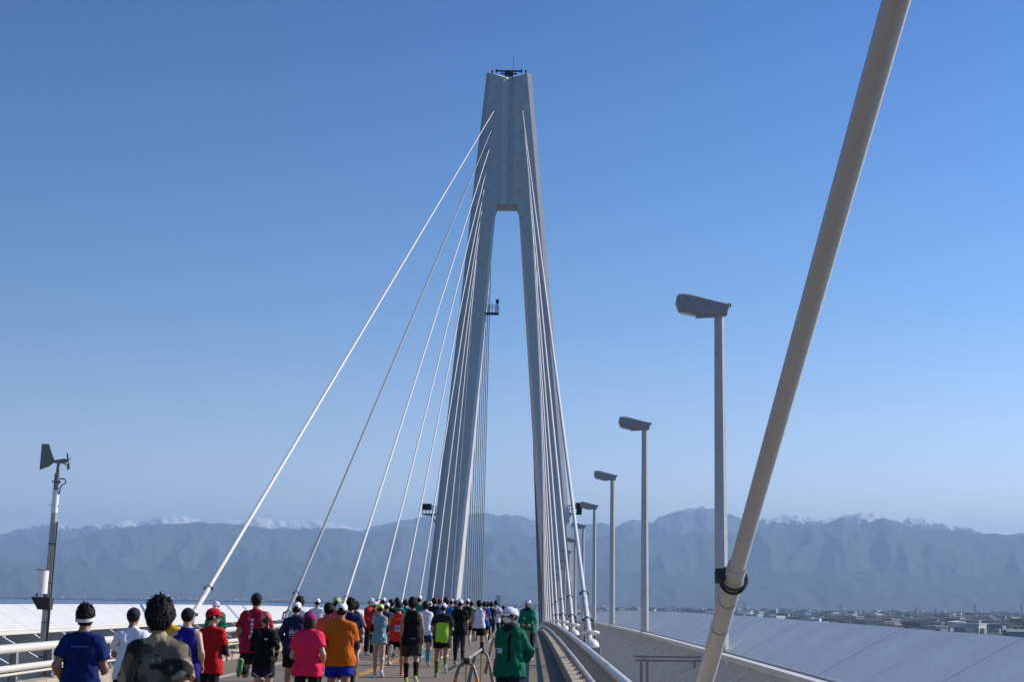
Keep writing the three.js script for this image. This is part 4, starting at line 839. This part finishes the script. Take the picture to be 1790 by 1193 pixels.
  if (o.snood) add('neck_gaiter', surfaceNet((x, y, z) => { const n = J.neck; return Math.max(ell(x - n.x, (y - n.y - .012), z - n.z + .005, .115, .085, .115), -ell(x - n.x, y - n.y - .12, z - n.z + .01, .07, .07, .075)) + wr(x, y, z, .01); }, [J.neck.x - .16, J.neck.y - .1, J.neck.z - .16], [J.neck.x + .16, J.neck.y + .18, J.neck.z + .16], .012), cloth(o.snood));
  if (o.extra) o.extra({ J, g, shirt, back, add, topF, T });
  // --- place on the road
  const s = o.H / (J.top - J.ground);
  g.scale.setScalar(s); g.rotation.y = (o.face ?? 0) * R;
  const x = o.X, base = Y(o.d) + .03 * (1 - Math.abs(x - XC) / 4.6);
  for (const c of g.children) c.position.y = -J.ground;
  g.position.set(x, base, -o.d);
  return g;
}
// ---------------------------------------------------------------- prints on clothes
function print(w, h, draw) {
  const c = document.createElement('canvas'); c.width = w; c.height = h; const x = c.getContext('2d'); x.clearRect(0, 0, w, h); draw(x);
  const t = new THREE.CanvasTexture(c); t.colorSpace = THREE.SRGBColorSpace; t.magFilter = THREE.LinearFilter;
  return new THREE.MeshStandardMaterial({ map: t, transparent: true, roughness: .8 });
}
const strokes = (x, list, ox, oy, s) => { for (const l of list) { x.beginPath(); l.forEach(([a, b], i) => i ? x.lineTo(ox + a * s, oy + b * s) : x.moveTo(ox + a * s, oy + b * s)); x.stroke(); } };
const GLYPH = {
  sa: [[[.05, .3], [.95, .3]], [[.3, .05], [.3, .6]], [[.72, .05], [.72, .5], [.6, .8], [.35, .97]]],
  ro: [[[.15, .2], [.15, .85]], [[.15, .2], [.85, .2], [.85, .85]], [[.15, .8], [.85, .8]]],
  i: [[[.85, .08], [.55, .38], [.12, .6]], [[.55, .38], [.55, .97]]],
  ki: [[[.15, .3], [.85, .22]], [[.08, .56], [.92, .48]], [[.42, .05], [.62, .97]]],
  tama: [[[.02, .25], [.38, .22]], [[.0, .42], [.42, .38]], [[.22, .42], [.06, .85], [.4, .8]], [[.3, .6], [.42, .88]], [[.68, .0], [.6, .12]], [[.5, .15], [.92, .15], [.92, .5], [.5, .5], [.5, .15]], [[.5, .32], [.92, .32]], [[.7, .15], [.7, .5]], [[.62, .5], [.55, .8], [.4, .97]], [[.78, .5], [.78, .9], [.98, .9], [.98, .75]], [[.84, .62], [.9, .74]]],
};
const P_CRIMSON = print(128, 448, (x) => { x.strokeStyle = '#f2eef0'; x.lineWidth = 13; x.lineCap = 'round'; ['sa', 'ro', 'i', 'ki'].forEach((k, i) => strokes(x, GLYPH[k], 30, 8 + i * 82, 66)); x.lineWidth = 9; strokes(x, GLYPH.tama, 10, 336, 104); });
const P_NAVY = print(256, 256, (x) => { x.strokeStyle = '#dfe3ee'; x.lineWidth = 9; for (let i = 0; i < 9; i++) { const a = 22 + i * 25, t = 60 + ((i * 37) % 50); x.beginPath(); x.moveTo(a, 150); x.lineTo(a + 6, t); x.lineTo(a + 14, 150 - ((i * 23) % 30)); x.stroke(); } for (let i = 0; i < 11; i++) { const a = 18 + i * 20; x.beginPath(); x.moveTo(a, 188 - (i % 3) * 6); x.lineTo(a + 12, 164 + (i % 2) * 8); x.stroke(); } x.lineWidth = 5; x.beginPath(); x.moveTo(16, 222); x.lineTo(236, 220); x.stroke(); x.fillStyle = '#e08a35'; x.beginPath(); x.ellipse(70, 52, 13, 20, 0, 0, 7); x.fill(); });
const P_BIB = print(256, 190, (x) => { x.fillStyle = '#c9d3e4'; x.fillRect(0, 0, 256, 190); x.fillStyle = '#7f97c6'; x.fillRect(0, 34, 256, 118); x.fillStyle = '#22366f'; x.font = 'bold 96px sans-serif'; x.textAlign = 'center'; x.textBaseline = 'middle'; x.fillText('1392', 128, 94); x.fillStyle = '#4d5f8d'; for (let i = 0; i < 9; i++) x.fillRect(24 + i * 24, 10, 14, 14); });
const P_TEXTBAND = print(256, 40, (x) => { x.fillStyle = 'rgba(150,170,205,.75)'; for (let i = 0; i < 12; i++) { x.fillRect(12 + i * 20, 10 + (i % 3) * 2, 9, 20 - (i % 2) * 5); } });
const P_WORDMARK = print(256, 64, (x) => { x.strokeStyle = '#d8dadc'; x.lineWidth = 7; x.beginPath(); x.moveTo(10, 42); for (let i = 0; i < 12; i++) x.lineTo(20 + i * 19, i % 2 ? 22 : 40); x.stroke(); x.lineWidth = 4; x.beginPath(); x.moveTo(30, 16); x.lineTo(110, 12); x.moveTo(70, 56); x.lineTo(220, 54); x.stroke(); });
const P_SWISH = print(128, 160, (x) => { x.fillStyle = '#e6f0ee'; x.beginPath(); x.moveTo(8, 118); x.lineTo(30, 110); x.lineTo(40, 138); x.lineTo(74, 30); x.lineTo(112, 18); x.lineTo(110, 108); x.lineTo(92, 110); x.lineTo(90, 52); x.lineTo(48, 156); x.lineTo(28, 150); x.fill(); });
const P_MARK = print(96, 64, (x) => { x.strokeStyle = '#eef0f6'; x.lineWidth = 9; x.beginPath(); x.moveTo(10, 20); x.quadraticCurveTo(50, 14, 62, 44); x.lineTo(86, 52); x.stroke(); });
const P_BADGE = print(128, 96, (x) => { x.fillStyle = '#c9dcec'; x.fillRect(0, 0, 128, 96); x.fillStyle = '#5f8fb8'; x.fillRect(10, 14, 60, 10); x.fillRect(10, 34, 78, 8); x.fillRect(10, 52, 50, 8); x.fillRect(92, 20, 26, 52); });
const P_PANEL = print(128, 192, (x) => { x.fillStyle = '#a3d432'; x.beginPath(); x.moveTo(30, 2); x.quadraticCurveTo(64, -2, 98, 2); x.quadraticCurveTo(124, 6, 126, 36); x.lineTo(127, 191); x.lineTo(1, 191); x.lineTo(2, 36); x.quadraticCurveTo(4, 6, 30, 2); x.fill(); });
const P_REDMARK = print(96, 96, (x) => { x.strokeStyle = '#b3101c'; x.lineWidth = 15; x.beginPath(); x.moveTo(6, 70); x.lineTo(48, 52); x.lineTo(88, 12); x.moveTo(48, 52); x.lineTo(90, 66); x.stroke(); });
const P_WHITE = mat(.75, .75, .78, { roughness: .8 });
const NV = [.008, .01, .026], BK = [.007, .007, .008], WH = [.70, .70, .75], GR = [.004, .13, .066], RD = [.46, .009, .009];
const run = 'marathon runners on the road';

// the runners and stewards, nearest first; X across, d ahead, H as posed
person({ X: -2.53, d: 11.0, H: 1.68, w: 1.0, pose: 'jogB', skin: 1, label: 'person with thick black hair in a camouflage T-shirt, nearest the viewer', group: run, top: { type: 'tee', c: [.1, .1, .08], camo: true, cell: .0125, sleeve: .8, loose: .02, wrinkle: .012 }, bottom: { type: 'shorts', c: BK }, shoe: [.3, .3, .3], head: { tuft: 1, thick: .023 }, yaw: -.12 });
person({ X: -.27, d: 20.7, H: 1.62, w: 1.12, pose: 'behind', face: 142, yaw: -.35, skin: 1, label: 'steward in green jacket, white cap and mask beside the barricades, close by', group: 'race stewards in green', mask: 1, snood: [.012, .02, .018], top: { type: 'long', name: 'jacket', c: GR, loose: .03, hem: .12, wrinkle: .024 }, bottom: { type: 'pants', c: [.018, .02, .045] }, shoe: [.05, .05, .05], head: { cap: 'cap', c: [.74, .72, .78] },
  extra: ({ J, g, back, add }) => {
    back('id_patch', .12, .03, .2, .265, P_BADGE, undefined, 1);
    back('backpack_strap', -.115, -.075, .08, .46, cloth(BK), undefined, 1);
    const c = J.on(.3, 0, -.2); add('backpack', rbox(.3, .42, .16, .05, c.x, c.y, c.z), cloth([.02, .02, .024]));
  } });
person({ X: -4.17, d: 15.1, H: 1.59, w: 1.08, pose: 'jogA', skin: 3, watch: 1, label: 'person in a dark blue T-shirt and white visor running beside the left railing', group: run, top: { type: 'tee', c: [.004, .018, .10], sleeve: .66 }, bottom: { type: 'shorts', c: BK }, shoe: [.2, .2, .2], head: { visor: [.72, .72, .74], tuft: 1 }, extra: ({ back }) => back('shirt_print', -.10, .10, .395, .425, P_TEXTBAND) });
person({ X: -4.73, d: 19.2, H: 1.54, w: 1.06, pose: 'runB', skin: 3, label: 'person in a white T-shirt with red shoulder marks and a navy cap', group: run, top: { type: 'tee', c: WH, sleeve: .75 }, bottom: { type: 'shorts', c: NV }, shoe: [.5, .5, .5], head: { cap: 'cap', c: [.02, .02, .035] }, extra: ({ back }) => { back('red_mark', -.185, -.115, .29, .39, P_REDMARK); back('red_mark', .12, .19, .27, .39, P_REDMARK); } });
person({ X: -4.9, d: 21.9, H: 1.53, pose: 'runA', skin: 0, label: 'person in a yellow T-shirt, half hidden behind the camouflage T-shirt', group: run, top: { type: 'tee', c: [.72, .38, .02] }, bottom: { type: 'shorts', c: BK } });
person({ X: -4.18, d: 19.7, H: 1.54, w: 1.06, pose: 'jogB', skin: 2, yaw: -.25, label: 'person in a royal blue tank top and black knit cap', group: run, top: { type: 'tank', c: [.012, .010, .19] }, bottom: { type: 'shorts', c: BK, len: .75 }, shoe: [.1, .1, .1], head: { cap: 'beanie', c: [.012, .012, .013] } });
person({ X: -4.12, d: 20.9, H: 1.53, w: 1.02, pose: 'jogA', skin: 2, yaw: -.95, face: -12, armSleeve: { c: BK, from: .6 }, label: 'person in a red T-shirt and red cap, head turned to the right', group: run, top: { type: 'tee', c: RD }, bottom: { type: 'capri', c: BK }, head: { cap: 'cap', c: [.52, .012, .016] } });
person({ X: -7.25, d: 37.3, H: 1.60, w: 1.12, pose: 'stand', face: 176, skin: 1, mask: 1, snood: BK, label: 'steward in an open green jacket and white cap standing by the left railing', group: 'race stewards in green', top: { type: 'long', name: 'jacket', c: GR, loose: .04, hem: .16, wrinkle: .012 }, bottom: { type: 'pants', c: [.014, .03, .14] }, shoe: [.03, .03, .03], head: { cap: 'cap', c: [.62, .6, .72] }, extra: ({ back }) => { back('shirt_front', -.075, .085, -.13, .42, cloth([.62, .62, .66]), undefined, 1); back('sash_strap', .12, -.1, .18, .46, cloth(BK), undefined, 1); } });
person({ X: -4.34, d: 25.5, H: 1.74, w: 1.1, pose: 'kick', skin: 1, yaw: .12, watch: 1, sole: [.08, .26, .08], label: 'person in a crimson T-shirt with white vertical lettering and a navy cap', group: run, top: { type: 'tee', c: [.34, .009, .04], loose: .024, sleeve: .72 }, bottom: { type: 'shorts', c: BK, len: .62 }, sock: { c: BK, h: .8 }, shoe: [.55, .57, .55], head: { cap: 'cap', c: [.02, .022, .035] }, extra: ({ back }) => back('shirt_print', -.075, .02, .10, .43, P_CRIMSON) });
person({ X: -3.77, d: 23.0, H: 1.47, w: .95, f: 1, pose: 'runB', skin: 2, yaw: .35, armSleeve: { c: BK, from: .75 }, label: 'person in a black T-shirt and coral pink cap with a ponytail', group: run, top: { type: 'tee', c: BK }, bottom: { type: 'shorts', c: [.016, .016, .04], len: .55 }, head: { cap: 'cap', c: [.72, .16, .15], hair: 'tail', hc: 2 }, shoe: [.4, .42, .4], extra: ({ back, J, add }) => { back('shirt_mark', .01, .06, .36, .385, P_WHITE); for (const l of J.leg) { const a = l.hip.clone().lerp(l.knee, .52); add('short_trim', box(.10, .012, .012).rotateZ(l.s * .5).translate(a.x + l.s * .02, a.y + .02, a.z + .112), P_WHITE); } } });
person({ X: -3.95, d: 27.2, H: 1.61, w: 1.08, pose: 'runA', skin: 1, label: 'person in a navy long-sleeved shirt with white print and white cap', group: run, top: { type: 'long', name: 'shirt', c: [.016, .018, .055], loose: .02 }, bottom: { type: 'shorts', c: BK, len: .8 }, head: { cap: 'cap', c: [.74, .73, .8] }, extra: ({ back }) => back('shirt_print', -.11, .11, .14, .38, P_NAVY) });
person({ X: -4.77, d: 33.3, H: 1.71, pose: 'runB', skin: 0, label: 'person with dark hair in a white T-shirt, behind the navy print shirt', group: run, top: { type: 'tee', c: WH }, bottom: { type: 'shorts', c: NV } });
person({ X: -2.78, d: 20.3, H: 1.52, w: 1.02, f: 1, pose: 'jogB', skin: 2, label: 'person in a hot pink T-shirt and magenta cap with bobbed hair', group: run, top: { type: 'tee', c: [.80, .022, .085], loose: .026, hem: .1 }, bottom: { type: 'capri', c: BK }, head: { cap: 'cap', c: [.30, .012, .13], hair: 'bob', hc: 1 }, shoe: [.3, .3, .3] });
person({ X: -5.98, d: 45.2, H: 1.70, w: 1.05, pose: 'runA', skin: 0, label: 'person in a white T-shirt and white cap in front of the left boards', group: run, top: { type: 'tee', c: [.62, .63, .72] }, bottom: { type: 'shorts', c: NV }, head: { cap: 'cap', c: [.74, .73, .78] } });
person({ X: -3.83, d: 31.8, H: 1.70, w: 1.05, pose: 'runB', skin: 0, label: 'person in a coral red T-shirt and pale green cap', group: run, top: { type: 'tee', c: [.72, .05, .07] }, bottom: { type: 'tights', c: BK }, head: { cap: 'cap', c: [.35, .52, .16] } });
person({ X: -3.66, d: 29.2, H: 1.58, pose: 'runC', skin: 3, armSleeve: { c: BK, from: .6 }, label: 'dark-haired person in an orange and pink top beside the orange T-shirt', group: run, top: { type: 'tee', c: [.78, .09, .04] }, bottom: { type: 'tights', c: BK }, head: {} });
person({ X: -2.65, d: 22.6, H: 1.63, w: 1.12, pose: 'jogA', skin: 1, armSleeve: { c: [.02, .02, .022], from: .6 }, label: 'person in a bright orange T-shirt, blue shorts and white cap', group: run, top: { type: 'tee', c: [.56, .115, .006], loose: .028, sleeve: .78, wrinkle: .024 }, bottom: { type: 'shorts', c: [.008, .02, .28], len: .6 }, sock: { c: BK, h: .95 }, head: { cap: 'cap', c: [.74, .73, .8] } });
person({ X: -3.26, d: 29.2, H: 1.67, pose: 'runD', skin: 0, label: 'tousle-haired person in a navy T-shirt right of the orange T-shirt', group: run, top: { type: 'tee', c: [.012, .018, .07] }, bottom: { type: 'tights', c: BK }, head: { tuft: 1, hc: 1 }, shoe: [.25, .25, .25] });
person({ X: -4.21, d: 38.9, H: 1.62, pose: 'runA', skin: 0, yaw: -.6, label: 'person in a dark tank top before the left barricades, head turned aside', group: run, top: { type: 'tank', c: [.03, .04, .07] }, bottom: { type: 'shorts', c: BK }, head: { hc: 1 } });
person({ X: -4.96, d: 50.0, H: 1.74, w: 1.08, pose: 'stand', face: -130, skin: 0, mask: 1, label: 'steward in a red jacket and white cap, taller of the two in red', group: 'race stewards in red', top: { type: 'long', name: 'jacket', c: [.42, .012, .018], loose: .03 }, bottom: { type: 'pants', c: NV }, head: { cap: 'cap', c: WH } });
person({ X: -4.76, d: 49.2, H: 1.63, w: 1.05, pose: 'stand', face: -60, skin: 0, label: 'steward in a red jacket, shorter of the two in red', group: 'race stewards in red', top: { type: 'long', name: 'jacket', c: [.36, .01, .014], loose: .03 }, bottom: { type: 'pants', c: NV }, head: { cap: 'cap', c: WH } });
person({ X: -3.30, d: 35.4, H: 1.58, w: .96, f: 1, pose: 'walk', skin: 2, armSleeve: { c: BK, from: .55 }, label: 'person in a light blue tank top, pale shorts and lime cap', group: run, top: { type: 'tank', c: [.17, .29, .34] }, bottom: { type: 'shorts', c: [.30, .42, .42], len: .32 }, shoe: [.5, .48, .46], head: { cap: 'cap', c: [.62, .74, .18] }, extra: ({ back }) => back('shirt_mark', .03, .13, -.06, .12, P_SWISH) });
person({ X: -4.43, d: 48.3, H: 1.76, pose: 'runA', label: 'person in a yellow-green vest and white cap with black brim', group: run, top: { type: 'tank', c: [.3, .4, .06] }, bottom: { type: 'shorts', c: BK }, head: { cap: 'cap', c: [.7, .7, .74], peak: BK } });
person({ X: -3.79, d: 42.4, H: 1.61, pose: 'runB', label: 'person in a mottled navy and white top with white cap', group: run, top: { type: 'tee', c: [.06, .07, .13] }, bottom: { type: 'shorts', c: NV }, head: { cap: 'cap', c: [.66, .66, .76] } });
person({ X: -2.98, d: 36.4, H: 1.62, w: 1.08, pose: 'kick', skin: 1, label: 'person in a red-orange vest with a numbered bib on the back', group: run, top: { type: 'tank', c: [.72, .035, .012] }, bottom: { type: 'shorts', c: BK, len: .55 }, shoe: [.55, .05, .07], head: { visor: [.05, .35, .42] }, extra: ({ back }) => back('race_bib', -.07, .09, .12, .26, P_BIB) });
person({ X: -4.04, d: 46.7, H: 1.69, pose: 'runA', label: 'dark-haired person in a black top left of the teal T-shirt', group: run, top: { type: 'tee', c: BK }, bottom: { type: 'tights', c: BK } });
person({ X: -4.30, d: 51.9, H: 1.76, pose: 'runB', label: 'tall dark-haired person in a deep teal top, behind the bib', group: run, top: { type: 'tee', c: [.01, .10, .13] }, bottom: { type: 'shorts', c: BK } });
person({ X: -4.18, d: 53.8, H: 1.71, pose: 'runA', label: 'short-haired person in a teal green T-shirt', group: run, top: { type: 'tee', c: [.01, .17, .14] }, bottom: { type: 'shorts', c: BK } });
person({ X: -2.41, d: 32.9, H: 1.72, w: 1.12, pose: 'walk', skin: 1, label: 'person in a black sleeveless top, olive shorts and black knee socks', group: run, top: { type: 'tank', c: [.009, .009, .01], hem: .17 }, bottom: { type: 'shorts', c: [.035, .034, .024], len: .85 }, sock: { c: BK, h: .82 }, shoe: [.4, .5, .08], head: { tuft: 1 }, extra: ({ back }) => back('shirt_print', -.02, .11, -.03, .01, P_WORDMARK) });
person({ X: -3.36, d: 48.3, H: 1.84, pose: 'runB', label: 'tall person in a green top and white cap before the tower leg', group: run, top: { type: 'tee', c: [.012, .18, .12] }, bottom: { type: 'shorts', c: BK }, head: { cap: 'cap', c: [.72, .72, .78] } });
person({ X: -2.77, d: 42.4, H: 1.65, pose: 'runD', skin: 1, label: 'person in a white T-shirt and navy shorts right of the black vest', group: run, top: { type: 'tee', c: WH, loose: .024 }, bottom: { type: 'shorts', c: [.016, .03, .10], len: .7 }, sock: { c: [.03, .3, .4], h: .7 }, shoe: [.05, .35, .38], head: {} });
person({ X: -3.36, d: 56, H: 1.80, pose: 'runA', label: 'person with short black hair in a black T-shirt below the tower leg', group: run, top: { type: 'tee', c: BK }, bottom: { type: 'tights', c: BK } });
person({ X: -3.52, d: 62.2, H: 1.80, pose: 'runB', label: 'small distant person in a dark red cap', group: run, top: { type: 'tee', c: [.04, .045, .06] }, bottom: { type: 'shorts', c: BK }, head: { cap: 'cap', c: [.28, .012, .02] } });
person({ X: -2.46, d: 46.7, H: 1.78, w: 1.06, pose: 'runA', label: 'dark-haired person in a bright blue T-shirt behind the neon back panel', group: run, top: { type: 'tee', c: [.012, .13, .38] }, bottom: { type: 'shorts', c: NV } });
person({ X: -1.96, d: 35.9, H: 1.63, w: 1.08, pose: 'jogA', skin: 1, watch: 0, label: 'person in a black T-shirt with neon green back panel and white cap', group: run, top: { type: 'tee', c: [.016, .016, .02], sleeve: .75 }, bottom: { type: 'shorts', c: BK, len: .52 }, sock: { c: [.10, .17, .04], h: .75 }, shoe: [.24, .26, .14], head: { cap: 'cap', c: [.66, .62, .72] }, extra: ({ back }) => back('back_panel', -.158, .158, -.125, .36, P_PANEL, undefined, 0, 18) });
person({ X: -5.0, d: 77.8, H: 1.78, pose: 'runA', label: 'tiny white-capped person left of the black T-shirt, lower of a pair', group: run, top: { type: 'tee', c: [.72, .12, .03] }, bottom: { type: 'shorts', c: BK }, head: { cap: 'cap', c: WH } });
person({ X: -5.3, d: 84.8, H: 1.84, pose: 'runB', label: 'tiny white-capped person left of the black T-shirt, farther of a pair', group: run, top: { type: 'tee', c: [.5, .5, .55] }, bottom: { type: 'shorts', c: BK }, head: { cap: 'cap', c: WH } });
person({ X: -3.01, d: 60.9, H: 1.81, pose: 'runA', label: 'distant person in a pink top and pale cap under the left tower leg', group: run, top: { type: 'tee', c: [.6, .16, .2] }, bottom: { type: 'shorts', c: NV }, head: { cap: 'cap', c: [.6, .58, .58] } });
person({ X: -2.61, d: 56, H: 1.79, pose: 'runB', label: 'person in a dark purple top and lilac white cap', group: run, top: { type: 'tee', c: [.035, .02, .05] }, bottom: { type: 'tights', c: BK }, head: { cap: 'cap', c: [.6, .56, .75] } });
person({ X: -1.87, d: 42.4, H: 1.73, w: 1.02, pose: 'walk', skin: 1, label: 'person all in black with white cap and black tights', group: run, top: { type: 'tee', c: [.008, .008, .01] }, bottom: { type: 'tights', c: [.012, .013, .02] }, shoe: [.25, .25, .26], head: { cap: 'cap', c: [.7, .69, .75] } });
person({ X: -2.22, d: 56, H: 1.80, pose: 'runA', skin: 2, label: 'person in a dark long-sleeved top, pouch belt and white cap', group: run, top: { type: 'long', name: 'shirt', c: [.018, .02, .03] }, bottom: { type: 'shorts', c: BK }, head: { cap: 'cap', c: [.7, .69, .74] }, extra: ({ J, add }) => { const c = J.on(.08, .02, -.14); add('waist_pouch', rbox(.2, .1, .06, .02, c.x, c.y, c.z), cloth([.35, .3, .22])); } });
person({ X: -1.70, d: 52.8, H: 1.73, w: 1.06, pose: 'kick', skin: 1, label: 'person in a white sleeveless top, black shorts and black calf socks', group: run, top: { type: 'tank', c: [.66, .65, .74], hem: .1 }, bottom: { type: 'shorts', c: BK, len: .7 }, sock: { c: BK, h: .8 }, shoe: [.45, .55, .4], head: {}, extra: ({ back }) => back('shirt_mark', -.06, .01, .33, .37, P_MARK) });
person({ X: -2.73, d: 73.7, H: 1.79, pose: 'runB', label: 'tiny distant person in a bright green top', group: run, top: { type: 'tee', c: [.08, .5, .03] }, bottom: { type: 'shorts', c: BK } });
person({ X: -1.76, d: 60.9, H: 1.72, pose: 'runA', label: 'distant person in a royal blue T-shirt beside the white sleeveless top', group: run, top: { type: 'tee', c: [.015, .06, .36] }, bottom: { type: 'shorts', c: BK } });
person({ X: -1.98, d: 73.7, H: 1.78, pose: 'runB', label: 'tiny distant person in a light blue top', group: run, top: { type: 'tee', c: [.12, .36, .58] }, bottom: { type: 'shorts', c: BK } });
person({ X: -1.73, d: 70, H: 1.76, pose: 'runA', label: 'distant person in a dark top next to the red-striped vest', group: run, top: { type: 'tee', c: [.03, .035, .05] }, bottom: { type: 'tights', c: BK } });
person({ X: -1.62, d: 74, H: 1.84, w: 1.05, pose: 'runB', label: 'distant person in a white top with a red band across the back', group: run, top: { type: 'tee', c: [.6, .6, .68] }, bottom: { type: 'tights', c: BK }, extra: ({ back }) => back('red_band', -.14, .14, .30, .37, cloth([.4, .015, .03])) });
person({ X: -1.42, d: 82.4, H: 1.65, pose: 'runA', label: 'tiny dark figure just left of the near steward\'s cap', group: run, top: { type: 'tee', c: BK }, bottom: { type: 'tights', c: BK } });
person({ X: -.11, d: 48.3, H: 1.77, w: 1.1, pose: 'stand', face: 168, yaw: -.3, skin: 3, snood: BK, label: 'steward in a green jacket and white cap farther off by the right kerb', group: 'race stewards in green', top: { type: 'long', name: 'jacket', c: [.006, .16, .08], loose: .035, hem: .16 }, bottom: { type: 'pants', c: NV }, head: { cap: 'cap', c: WH }, extra: ({ back }) => back('id_patch', .03, .1, .25, .3, P_BADGE, undefined, 1) });
renderer.render(scene, camera);
